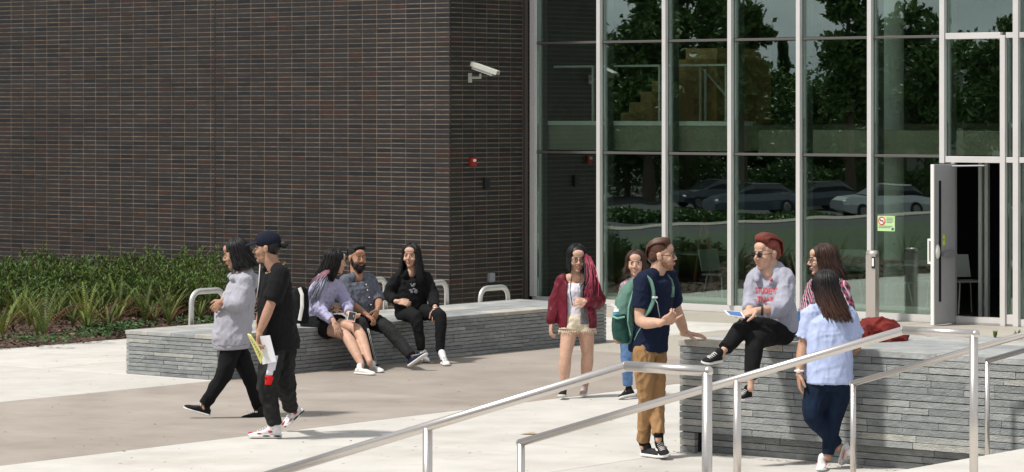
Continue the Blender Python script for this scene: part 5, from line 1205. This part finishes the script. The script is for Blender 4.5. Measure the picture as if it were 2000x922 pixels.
# ---- 6 woman in maroon
def p6():
    p = Person('woman in a maroon jacket and cream shorts with pink hair walking towards the camera', 1128, 777)
    p.brow = M_hblack
    p.j(hd=(1127, 505), nk=(1127, 541), sR=(1100, 548, .03), sL=(1154, 549, .03), eR=(1086, 593, .05), wR=(1077, 630, -.02), eL=(1171, 592, .04), wL=(1146, 590, -.23),
        pel=(1128, 624), hR=(1114, 632), hL=(1143, 632), kR=(1104, 696, -.10), kL=(1148, 693, .02), aR=(1101, 756, -.08), aL=(1143, 751, .14))
    p.j(gR=(1102, 778, -.05), tR=(1096, 775, -.27), gL=(1143, 763, .22), tL=(1136, 775, .0)); p.J['gR'].z = max(.01, p.J['gR'].z); p.dn = Vector((0, 0, -1))
    head(p, 'light', 8, -8, sc=1.15, smile=1, glasses='thick')
    body(p, 'light', bare=True, leg=1.06, hands=dict(R=dict(d=Vector((-.1, -.1, -1)), pn=Vector((.9, .2, 0)), curl=.4, side=1), L=dict(d=Vector((-1, -.2, .1)), pn=Vector((0, .8, -.3)), curl=.9, side=-1)))
    top(p, 'shirt', F_white, [(-.05, .145, .105), (.2, .135, .10), (.45, .13, .10), (.72, .145, .125), (.95, .13, .095), (1.08, .085, .075)], sleeve=0, disp=.012, dsize=.05)
    # shorts with frayed hems
    S_ = spine(p); q = MB(); q.loft(ringsof(S_, [(-.16, .155, .11), (0, .165, .115), (.14, .14, .10)]))
    for s_ in 'RL':
        a, b = p['h'+s_], p['k'+s_]; q.tube([a+Vector((0, 0, .04)), a.lerp(b, .22)], [.095, .108], 18)
    so_ = p.add(q, 'shorts', F_cream, voxel=.008, disp=.012, dsize=.04)
    q = MB(); rs = random.Random(1)
    for s_ in 'RL':
        c = p['h'+s_].lerp(p['k'+s_], .22)
        for k in range(34):
            a = 6.283*k/34; o_ = Vector((math.cos(a)*.105, math.sin(a)*.105, 0)); q.tube([c+o_+UP*.008, c+o_*1.03-UP*rs.uniform(.015, .04)], [.006, .002], 4)
    p.add(q, 'frayed_hem', F_cream, parent=so_)
    # open jacket: shell round the back, open in front
    def shell(spec, a0, a1, th, name, m, n=20, **k):
        q = MB(); N = len(spec); vs = []
        for t, hw, hd in spec:
            c, r, f = S_(t)
            for off in (0, -th):
                for i in range(n+1):
                    a = math.radians(a0+(a1-a0)*i/n); vs.append(c+r*math.cos(a)*(hw+off)+f*math.sin(a)*(hd+off))
        w_ = 2*(n+1); fs = []
        for i in range(N-1):
            for j in range(n):
                A = i*w_+j; fs.append((A, A+1, A+w_+1, A+w_)); B = A+n+1; fs.append((B+w_, B+w_+1, B+1, B))
            for e in (0, n):
                A = i*w_+e; fs.append((A, A+w_, A+w_+n+1, A+n+1) if e == 0 else (A+n+1, A+w_+n+1, A+w_, A))
        for i in (0, N-1):
            for j in range(n): A = i*w_+j; fs.append((A+n+1, A+n+2, A+1, A) if i == 0 else (A, A+1, A+n+2, A+n+1))
        q.add(vs, fs); return q
    q = shell([(-.22, .20, .155), (0, .195, .15), (.3, .19, .15), (.6, .195, .155), (.85, .19, .14), (1.0, .17, .115), (1.12, .12, .095)], 128, 415, .022, 'j', None)
    for s_ in 'RL':
        ap, ar = refine([p['s'+s_], p['e'+s_], p['w'+s_]], [.078, .078, .056]); ap, ar = cut(ap, ar, 0, .93); q.limb(ap, ar)
    p.add(q, 'jacket', F_maroon, voxel=.009, smooth=3, disp=.02, dsize=.08)
    q = shell([(-.1, .185, .165), (.4, .18, .165), (.7, .185, .17), (.95, .16, .14), (1.12, .11, .11)], 98, 128, .02, 'l', None, n=5); p.add(q, 'jacket_lining', cloth('lining_grey', (.14, .14, .15)), voxel=.008, disp=.01)
    q = MB(); q.tube([p['nk']+Vector((-.055, -.12, .02)), p['nk']+Vector((-.075, -.17, -.12)), p['nk']+Vector((-.05, -.16, -.28))], .005, 5); p.add(q, 'drawstring', M_snavy)
    shoe(p, 'R', M_sblack, M_sole, size=.92, patches=None); shoe(p, 'L', cloth('pink_canvas', (.45, .32, .28)), M_sole, size=.92, laces=M_swhite)
    longhair(p, M_hblack, .20, n=120, amin=44, seed=6, flare=.05, r0=.012, sweep=(.02, -.1, 0), lenf=lambda a, rt: (1.5 if (not rt) and a < 130 else .75))
    q = MB(); qb = MB(); rs = random.Random(9)
    for k in range(120):
        g_ = rs.gauss(0, 1); x = 1149+g_*5.2; b = P(1142+g_*3.0, 503+rs.uniform(-8, 8), p.Y-.05+rs.uniform(-.02, .03)); m_ = P(x+3+rs.uniform(-2, 2), 546+rs.uniform(-8, 8), p.Y-.165+rs.uniform(-.02, .02)); e = P(1146+g_*6.5+rs.uniform(-3, 3), rs.uniform(560, 612), p.Y-.19)
        (qb if rs.random() < (.55 if g_ < -.6 else .28) else q).tube([b, b.lerp(m_, .5)+Vector((.012, -.02, .01)), m_, m_.lerp(e, .5)+Vector((rs.uniform(-.012, .012), -.012, 0)), e], [.004, .0055, .0055, .004, .001], 5, flat=.6)
    for k in range(26):
        x = rs.uniform(1148, 1160); b = P(x, 602, p.Y-.17); e = P(x+rs.uniform(-4, 8), rs.uniform(612, 640), p.Y-.19); q.tube([b, b.lerp(e, .5)+Vector((.01, -.01, 0)), e], [.004, .0045, .001], 5, flat=.6)
    p.add(qb, 'dark_strands', M_hblack)
    p.add(q, 'pink_lengths', M_hpink)
p6()
# ---- 7 woman half hidden behind the man in navy
def p7():
    p = Person('smiling woman with brown hair and jeans walking half hidden behind the man in navy', 1235, 779)
    p.brow = M_hbrown
    p.j(hd=(1242, 515), nk=(1243, 550), sR=(1221, 560, .0), sL=(1265, 560, .0), eR=(1206, 604, .03), wR=(1201, 642, -.02), eL=(1282, 604, .03), wL=(1284, 642, -.05),
        pel=(1243, 632), hR=(1231, 640), hL=(1256, 640), kR=(1224, 702, -.05), kL=(1262, 702, .05), aR=(1227, 756, .0), aL=(1268, 750, .2))
    p.j(gR=(1240, 774, .0), tR=(1209, 779, -.12), gL=(1270, 760, .25), tL=(1264, 768, .1)); p.J['gR'].z = .03; p.J['tR'].z = .005; p.dn = Vector((0, 0, -1))
    head(p, 'mid', -8, 0, sc=1.12, smile=1)
    body(p, 'light', hands=dict(R=dict(d=Vector((-.05, -.15, -1)), pn=Vector((.9, .2, 0)), curl=.45, side=1)))
    top(p, 'top', cloth('patterned_blouse', (.30, .20, .24), var=.8, vs=34), [(-.05, .15, .11), (.2, .14, .105), (.5, .14, .11), (.75, .15, .125), (.97, .145, .09), (1.08, .08, .07)], sleeve=.12, sr=(.056, .05, .04), disp=.010)
    q = MB(); 
    for s_, sx in (('R', -1), ('L', 1)): sh = p['s'+s_].lerp(p['nk'], .35); q.tube([sh+Vector((0, .09, -.08)), sh+Vector((0, .03, .055)), sh+Vector((0, -.10, -.02)), sh+Vector((sx*.02, -.14, -.20))], .022, 8, flat=.3)
    p.add(q, 'bag_strap', F_navy)
    trousers(p, 'jeans', F_jean, rad=(.098, .066, .050), f1=.97)
    for s_ in 'RL': shoe(p, s_, M_sblack, M_sole, laces=M_sblack)
    longhair(p, M_hbrown, .13, n=100, amin=50, seed=8, flare=.12, r0=.013, curl=.02)
p7()
# ---- 8 man in navy with the green backpack
def p8():
    p = Person('man in navy shirt and tan trousers leaning a hand on the stone wall', 1270, 893)
    p.brow = M_hbr2
    p.j(hd=(1292, 500), nk=(1280, 533), sR=(1258, 551, -.17), sL=(1304, 543, .20), eR=(1247, 632, -.20), wR=(1292, 630, -.36), eL=(1321, 606, .28), wL=(1338, 651, .34),
        pel=(1266, 676), hR=(1257, 690, -.09), hL=(1279, 690, .09), kR=(1263, 776, -.08), kL=(1283, 772, .0), aR=(1256, 866, .02), aL=(1286, 852, -.14))
    jg(p, gR=(1243, 889), tR=(1300, 896), gL=(1282, 886), tL=(1301, 899)); p.J['gL'].z = .07; p.J['tL'].z = .02
    p.dn = Vector((-.03, 0, -1))
    head(p, 'pale', 80, 2, sc=1.12, female=False, smile=1, glasses='thick')
    body(p, 'light', arm=1.22, leg=1.1, torso=1.15, hands=dict(R=dict(d=Vector((.8, -.1, .45)), pn=Vector((-.3, .8, .3)), curl=.75, side=1, point=True, size=1.1), L=dict(d=Vector((.9, -.2, -.1)), pn=Vector((.1, .1, -1)), curl=.12, side=1, size=1.08)))
    def ex(q, S_):
        c, r, f = S_(1.3); q.limb([c+r*math.cos(a)*.062+f*math.sin(a)*.066+UP*(.012-.014*math.sin(a)) for a in [2*math.pi*k/14 for k in range(15)]], [.013]*15, 8)
    top(p, 'shirt', F_navy, [(-.08, .175, .155), (.05, .17, .155), (.3, .165, .15), (.6, .18, .155), (.85, .19, .145), (1.0, .17, .12), (1.14, .11, .09), (1.3, .068, .068)], sleeve=.40, sr=(.088, .080, .068), disp=.018, dsize=.06, extra=ex)
    trousers(p, 'trousers', F_tan, rad=(.100, .070, .056), f1=.985, disp=.024, dsize=.06, pelvis=((-.14, .135, .12), (0, .155, .132), (.12, .150, .130)))
    q = MB(); q.limb([p['aR']+Vector((0, 0, .02)), p['gR'].lerp(p['tR'], .3)+Vector((0, 0, .06))], [.042, .036]); q.limb([p['aL']+Vector((0, 0, .02)), p['gL'].lerp(p['tL'], .3)+Vector((0, 0, .05))], [.042, .036]); p.add(q, 'socks', F_black)
    shoe(p, 'R', cloth('dark_canvas', (.03, .03, .033)), M_sole, size=1.12, up=(0, 0, 1), thick=.026); shoe(p, 'L', M_sblack, M_sole, size=1.12, laces=M_swhite, thick=.026, patches=[(.4, 1, .05, .05, .006, M_swhite), (.4, -1, .05, .05, .006, M_swhite)])
    swept(p, M_hbr2, vol=.75, seed=2)
    q = MB(); E = lambda c, r_: q.ell(p.T(c), p.A(*r_), n=16, m=10)
    E((0, .067, -.093), (.0235, .0205, .020))
    for sx in (-1, 1): E((sx*.030, .046, -.078), (.019, .036, .020)); E((sx*.046, .026, -.058), (.015, .026, .026))
    p.add(q, 'stubble', mat('stubble', (.30, .15, .085), .8, var=.2, vscale=90), voxel=.005, smooth=1)
    # backpack
    c = P(1226, 606, p.Y+.02); t = thing('backpack', c, 'teal backpack with side pocket worn by the man in navy', 'backpack')
    M_g = cloth('teal_nylon', (.10, .195, .16), rough=.6); M_dg = cloth('dark_green_nylon', (.012, .055, .045), rough=.6)
    A_ = lambda x, y, dz: P(x, y, p.Y+dz)
    q = MB(); q.loft([[A_(cx+wx*math.cos(a), cy, .03+.15*math.sin(a)) for a in [2*math.pi*k/18 for k in range(18)]] for cx, wx, cy in ((1226, 9, 672), (1224, 20, 664), (1222, 24, 640), (1222, 25, 612), (1226, 24, 585), (1234, 21, 562), (1244, 14, 547), (1249, 6, 541))]); o = q.build('pack_body', M_g, t, world=True); remesh(o, .009, 3, .014, .06)
    q = MB(); q.loft([[A_(cx+wx*math.cos(a), cy, -.0+.155*math.sin(a)) for a in [2*math.pi*k/18 for k in range(18)]] for cx, wx, cy in ((1222, 10, 671), (1217, 19, 662), (1214, 20, 640), (1213, 18, 622), (1213, 15, 614))]); o = q.build('side_pocket', M_dg, t, world=True); remesh(o, .008, 3, .010, .05)
    q = MB(); q.tube([A_(1196, 618, -.13), A_(1206, 622, -.16), A_(1220, 619, -.15)], .008, 6); q.tube([A_(1232, 655, -.12), A_(1226, 630, -.13), A_(1228, 600, -.14), A_(1238, 565, -.13)], .007, 6); q.tube([A_(1238, 668, -.10), A_(1246, 650, -.13), A_(1252, 640, -.14)], .008, 6, flat=.4); q.build('piping', mat('teal_light', (.20, .42, .36), .6), t, world=True)
    q = MB(); pp = [A_(1236, 560, -.10), A_(1246, 546, -.13), A_(1260, 540, -.19), A_(1272, 550, -.25), A_(1277, 570, -.285), A_(1276, 590, -.275), A_(1268, 606, -.25), A_(1252, 622, -.20)]; q.tube(refine(pp, [.035]*8, 3)[0], [.034]*22, 8, flat=.32, up=(0, -1, .2)); q.build('shoulder_strap', M_g, t, world=True, smooth=True)
    q = MB(); q.tube([A_(1300, 538, .06), A_(1309, 548, .04), A_(1313, 562, .0), A_(1312, 580, -.04)], [.022]*4, 8, flat=.4, up=(0, -1, .2)); q.build('shoulder_strap', M_g, t, world=True, smooth=True)
    q = MB(); q.tube([A_(1278, 582, -.30), A_(1284, 592, -.31), A_(1286, 606, -.29), A_(1289, 620, -.25)], .007, 6, flat=.5); q.build('webbing', mat('webbing_pale', (.32, .42, .42), .7), t, world=True)
    q = MB(); q.ell(A_(1279, 581, -.305), Matrix.Diagonal((.025, .008, .012))); q.build('buckle', mat('buckle_pale', (.55, .58, .60), .5), t, world=True)
    b = A_(1206, 626, -.06); t = thing('water_bottle', b, 'clear blue water bottle with white flip lid in the side pocket of the green backpack', 'bottle')
    q = MB(); q.tube([(0, 0, -.06), (0, 0, .075)], .033, 16); q.build('bottle_body', mat('bottle_blue', (.08, .32, .48), .15), t, smooth=False); q = MB(); q.tube([(0, 0, .075), (0, 0, .10)], [.035, .028], 16); q.tube([(-.01, 0, .10), (-.055, 0, .135)], [.016, .012], 8); q.build('lid', M_white, t)
p8()
# ---- 9 person with red hair on the wall
def text_on(p, target, txt, size, centre, fwd, m, rot=0):
    """letters wrapped onto the garment"""
    cu = bpy.data.curves.new('t', 'FONT'); cu.body = txt; cu.size = size; cu.align_x = 'CENTER'; cu.offset = size*.03; cu.resolution_u = 3
    o = bpy.data.objects.new('t', cu); COL.objects.link(o); dg = bpy.context.evaluated_depsgraph_get(); me = bpy.data.meshes.new_from_object(o.evaluated_get(dg)); bpy.data.objects.remove(o)
    import bmesh
    bm = bmesh.new(); bm.from_mesh(me); bmesh.ops.triangulate(bm, faces=bm.faces); bmesh.ops.subdivide_edges(bm, edges=[e for e in bm.edges if e.calc_length() > size*.12], cuts=3)
    tg = target.data; RM = rootinv(target).inverted(); bv = BVHTree.FromPolygons([RM @ v.co for v in tg.vertices], [list(f.vertices) for f in tg.polygons])
    f = fwd.normalized(); r = UP.cross(f).normalized(); u = f.cross(r)
    q_ = Quaternion(f, rot); r = q_ @ r; u = q_ @ u
    for v in bm.verts:
        o_ = centre+r*v.co.x*.72+u*v.co.y+f*.5; h = bv.ray_cast(o_, -f); w_ = (h[0]+f*.004) if h[0] else centre+r*v.co.x+u*v.co.y
        v.co = rootinv(target) @ w_
    bm.to_mesh(me); bm.free(); me.materials.clear(); me.materials.append(m); oo = bpy.data.objects.new('lettering', me); COL.objects.link(oo); oo.parent = target; return oo
def p9():
    Y = 25.42
    p = Person('person with red hair and sunglasses in a lettered grey hoodie on the stone wall', 1515, 667, Y=Y, z0=RH)
    p.brow = M_hbrown
    p.j(hd=(1497, 496), nk=(1504, 528), sR=(1476, 545, .10), sL=(1533, 545, -.04), eR=(1467, 596, .06), wR=(1463, 609, -.20), eL=(1530, 604, -.18), wL=(1481, 606, -.36),
        pel=(1520, 640, .08), hR=(1515, 650, .14), hL=(1530, 650, .0), kL=(1455, 635, -.28), kR=(1474, 662, -.42), aL=(1410, 688, -.52), aR=(1466, 752, -.50))
    p.j(gL=(1408, 706, -.50), tL=(1372, 712, -.66), gR=(1466, 780, -.40), tR=(1438, 785, -.56))
    head(p, 'pale', -52, -3, sc=1.16, glasses='dark', female=False, eyes=False)
    body(p, 'light', arm=1.05, leg=1.0, hands=dict(L=dict(d=Vector((-.9, -.1, -.15)), pn=Vector((0, .5, -.8)), curl=.35, side=-1), R=dict(d=Vector((-.6, -.5, -.3)), pn=Vector((.3, .3, .8)), curl=.4, side=-1)))
    h_ = top(p, 'hoodie', F_hgrey2, [(-.08, .185, .155), (.1, .19, .16), (.4, .175, .15), (.7, .175, .145), (.95, .165, .115), (1.1, .105, .085), (1.28, .065, .065)], sleeve=.80, sr=(.086, .084, .056), disp=.021, dsize=.08, extra=lambda q, S_: hood(p, q, S_, .09))
    S_ = spine(p); Mr = cloth('print_red', (.50, .13, .15)); fw = (P(1400, 560, 20)-P(1500, 570, 26)); fw = Vector((-.42, -.9, 0))
    text_on(p, h_, 'STUDENT', .068, P(1490, 574, Y-.15), fw, Mr); text_on(p, h_, 'TRANS', .072, P(1488, 592, Y-.15), fw, Mr)
    q = MB(); c, r, f = S_(.85); q.ell(P(1506, 546, Y-.135), Matrix.Diagonal((.014, .012, .016))); p.add(q, 'chest_emblem', Mr)
    trousers(p, 'trousers', F_black, rad=(.105, .085, .056), f1=.94, disp=.012)
    q = MB(); w_ = p['wL']; q.tube([w_+Vector((.03, math.cos(a)*.034, math.sin(a)*.034)) for a in [6.283*k/12 for k in range(13)]], .010, 6); p.add(q, 'watch', M_black)
    shoe(p, 'L', M_sblack, M_sole, laces=M_swhite, patches=[(.5, 1, .045, .03, .008, M_swhite)]); shoe(p, 'R', M_sblack, M_sole, laces=M_swhite, up=(0, 0, 1), patches=[(.4, 1, .045, .03, .02, M_swhite)])
    swept(p, M_hred, vol=1.35, seed=4)
    t = thing('booklet', P(1436, 614, Y-.45), 'open blue and white booklet held by the person in sunglasses', 'booklet')
    a, b, c_, d = P(1414, 608, Y-.40), P(1448, 611, Y-.40), P(1455, 622, Y-.52), P(1424, 617, Y-.55); q = MB(); up = Vector((0, 0, .008)); q.add([a, b, c_, d, a+up, b+up, c_+up, d+up], [(3, 2, 1, 0), (4, 5, 6, 7), (0, 1, 5, 4), (1, 2, 6, 5), (2, 3, 7, 6), (3, 0, 4, 7)]); q.build('pages', mat('paper', (.7, .7, .8)), t, world=True)
    q = MB(); e = up*1.25; k = .14; cc = (a+b+c_+d)/4; q.add([cc+(v-cc)*.8+e for v in (a, b, c_, d)], [(0, 1, 2, 3)]); q.build('printed_panel', mat('print_blue', (.06, .16, .38), .6), t, world=True)
p9()
# ---- 10 woman in plaid sitting further back on the wall
def p10():
    Y = 26.15
    p = Person('woman in a plaid shirt on the stone wall, mostly behind the woman in light blue', 1625, 655, Y=Y, z0=RH)
    p.brow = M_hbrown
    p.j(hd=(1606, 508), nk=(1614, 545), sR=(1592, 560, .10), sL=(1642, 562, -.08), eR=(1578, 600, .12), wR=(1578, 625, -.05), eL=(1656, 608, -.1), wL=(1630, 625, -.3),
        pel=(1628, 635), hR=(1615, 645, .1), hL=(1634, 645, -.05), kR=(1548, 622, .05), kL=(1560, 630, -.30), aR=(1560, 652, -.05), aL=(1580, 656, -.45))
    p.j(gR=(1560, 662, -.10), tR=(1524, 660, -.3), gL=(1600, 664, -.4), tL=(1560, 664, -.55))
    head(p, 'light', -88, -4, sc=1.12, glasses='thin')
    body(p, 'light')
    top(p, 'shirt', M_plaid, [(-.05, .17, .14), (.1, .175, .14), (.4, .165, .135), (.7, .17, .135), (.95, .165, .11), (1.1, .10, .08), (1.25, .06, .06)], sleeve=.9, sr=(.076, .074, .045), disp=.02)
    trousers(p, 'jeans', F_dkb, rad=(.10, .078, .056), f1=.96, disp=.016)
    for s_ in 'RL': shoe(p, s_, cloth('speckled_knit', (.30, .30, .31), var=.9, vs=60), M_sole, laces=M_sblack, up=(0, -.2, 1))
    longhair(p, M_hbrown, .20, n=150, amin=48, seed=11, flare=.10, r0=.015, sweep=(.28, 0, 0), curl=.014)
p10()
# ---- 11 woman in light blue from behind
def p11():
    p = Person('woman in a light blue blouse and dark jeans standing with her back to the camera', 1615, 917)
    p.j(hd=(1612, 562), nk=(1616, 600), sL=(1583, 616, .02), sR=(1655, 616, -.02), eL=(1569, 672, .05), wL=(1561, 727, -.04), eR=(1674, 668, .0), wR=(1668, 690, .28),
        pel=(1620, 742), hL=(1600, 752, .0), hR=(1640, 752, 0), kL=(1584, 812, -.06), kR=(1626, 818, .02), aL=(1636, 868, .05), aR=(1617, 888, .0))
    jg(p, gR=(1620, 919)); p.j(tR=(1600, 917, .10), gL=(1652, 866, .12), tL=(1640, 904, .26)); p.J['tR'] = p.J['gR']+Vector((-.10, -.235, 0)); p.J['gL'] = P(1650, 866, p.Y+.10); p.J['tL'] = P(1642, 905, p.Y+.22)
    p.J['gR'] = G(1606, 905, .005); p.J['tR'] = G(1604, 921, .005)
    p.dn = Vector((0, 0, -1))
    head(p, 'light', 200, -6, sc=1.14)
    body(p, 'mid', arm=1.15, leg=1.1, torso=1.12, hands=dict(L=dict(d=Vector((.0, -.05, -1)), pn=Vector((1, .1, 0)), curl=.18, side=-1, size=1.05), R=dict(d=Vector((-.3, .6, .3)), pn=Vector((-.6, 0, .2)), curl=.5, side=1)))
    def ex(q, S_):
        for s_ in 'RL':
            a = p['s'+s_].lerp(p['e'+s_], .62); d = (p['e'+s_]-p['s'+s_]).normalized(); x = d.orthogonal().normalized(); y = d.cross(x)
            q.loft([[a+d*h+(x*math.cos(t)+y*math.sin(t))*(r_+.007*math.sin(9*t)) for t in [6.283*k/40 for k in range(40)]] for h, r_ in ((-.05, .066), (0, .070), (.04, .086))])
    top(p, 'blouse', F_sky, [(-.06, .198, .165), (.02, .197, .165), (.2, .188, .155), (.45, .19, .145), (.7, .185, .135), (.9, .178, .12), (1.03, .14, .095), (1.15, .08, .075)], sleeve=.32, sr=(.080, .072, .06), disp=.020, dsize=.07, extra=ex)
    trousers(p, 'jeans', F_ind, rad=(.122, .082, .050), f1=1.0, disp=.010, pelvis=((-.16, .17, .135), (0, .195, .15), (.14, .175, .13)))
    q = MB(); c = p['wL']+Vector((0, 0, .012)); q.tube([c+Vector((math.cos(a)*.033, math.sin(a)*.033, 0)) for a in [6.283*k/12 for k in range(13)]], .008, 6); q.ell(c+Vector((-.01, -.034, 0)), Matrix.Diagonal((.018, .008, .018))); p.add(q, 'watch', M_white)
    pk = mat('sneaker_pink', (.62, .18, .20), .6)
    for s_ in 'RL': shoe(p, s_, M_swh2, M_sole, laces=M_swhite, up=(0, 0, 1) if s_ == 'R' else (.5, -.8, .2), patches=[(.35, 1, .04, .06, .006, pk), (.35, -1, .04, .06, .006, pk), (.1, 0, .06, .012, .02, pk)])
    longhair(p, gradhair('hair_black_to_brown', 1.50, 1.25, (.007, .006, .007), (.065, .026, .016)), .30, n=150, amin=50, seed=12, flare=.03, r0=.015, sweep=(.33, -.06, 0), curl=.02, lenf=lambda a, sd: 1.0 if a > 80 else .6)
p11()
# ---- bags left on the walls
def redpack():
    a, b = toAB(P(1712, 665, 25.9)); t = thing('backpack', P(1715, 680, 25.75), 'crumpled red backpack lying on top of the stone wall', 'backpack')
    Mr = cloth('red_nylon', (.15, .016, .012), rough=.55, var=.2); Y = 26.0; q = MB()
    for cx, cy, rx, rz, dz in ((1714, 650, .22, .125, 0), (1686, 652, .11, .11, -.06), (1742, 660, .14, .095, -.04), (1706, 636, .13, .07, .05), (1704, 668, .22, .07, -.12)): q.ell(P(cx, cy, Y+dz), Matrix.Diagonal((rx, .17, rz)))
    o = q.build('pack_body', Mr, t, world=True); remesh(o, .008, 2, .055, .075)
    q = MB(); q.tube([P(1690, 676, Y-.22), P(1720, 683, Y-.24), P(1750, 681, Y-.2), P(1774, 676, Y-.12)], [.016, .02, .018, .01], 8, flat=.5); q.tube([P(1752, 668, Y-.1), P(1765, 672, Y-.08), P(1778, 680, Y-.1), P(1770, 682, Y-.16)], .010, 6); q.tube([P(1688, 633, Y), P(1684, 626, Y), P(1694, 624, Y), P(1700, 632, Y)], .007, 6); q.build('straps', M_black, t, world=True)
    q = MB(); q.tube([P(1680, 655, Y-.20), P(1705, 646, Y-.21), P(1735, 650, Y-.2)], .004, 5); q.build('zip', cloth('zip_dark', (.10, .01, .01)), t, world=True)
redpack()
def stripebag():
    Y = 34.0; t = thing('bag', P(588, 632, Y), 'black bag with a curved white stripe standing on the bench behind the woman in lilac', 'bag'); q = MB()
    q.loft([[P(587+x*math.cos(a), y, Y+.10*math.sin(a)) for a in [6.283*k/16 for k in range(16)]] for x, y in ((15, 632), (17, 625), (17, 590), (14, 566), (8, 560))]); o = q.build('bag_body', F_black, t, world=True); remesh(o, .008, 3, .010, .06)
    q = MB(); q.tube([P(585, 562, Y-.10), P(590, 576, Y-.115), P(590, 600, Y-.12), P(585, 626, Y-.105)], .020, 8, flat=.4, up=(0, -1, 0)); q.build('stripe', M_swhite, t, world=True)
stripebag()
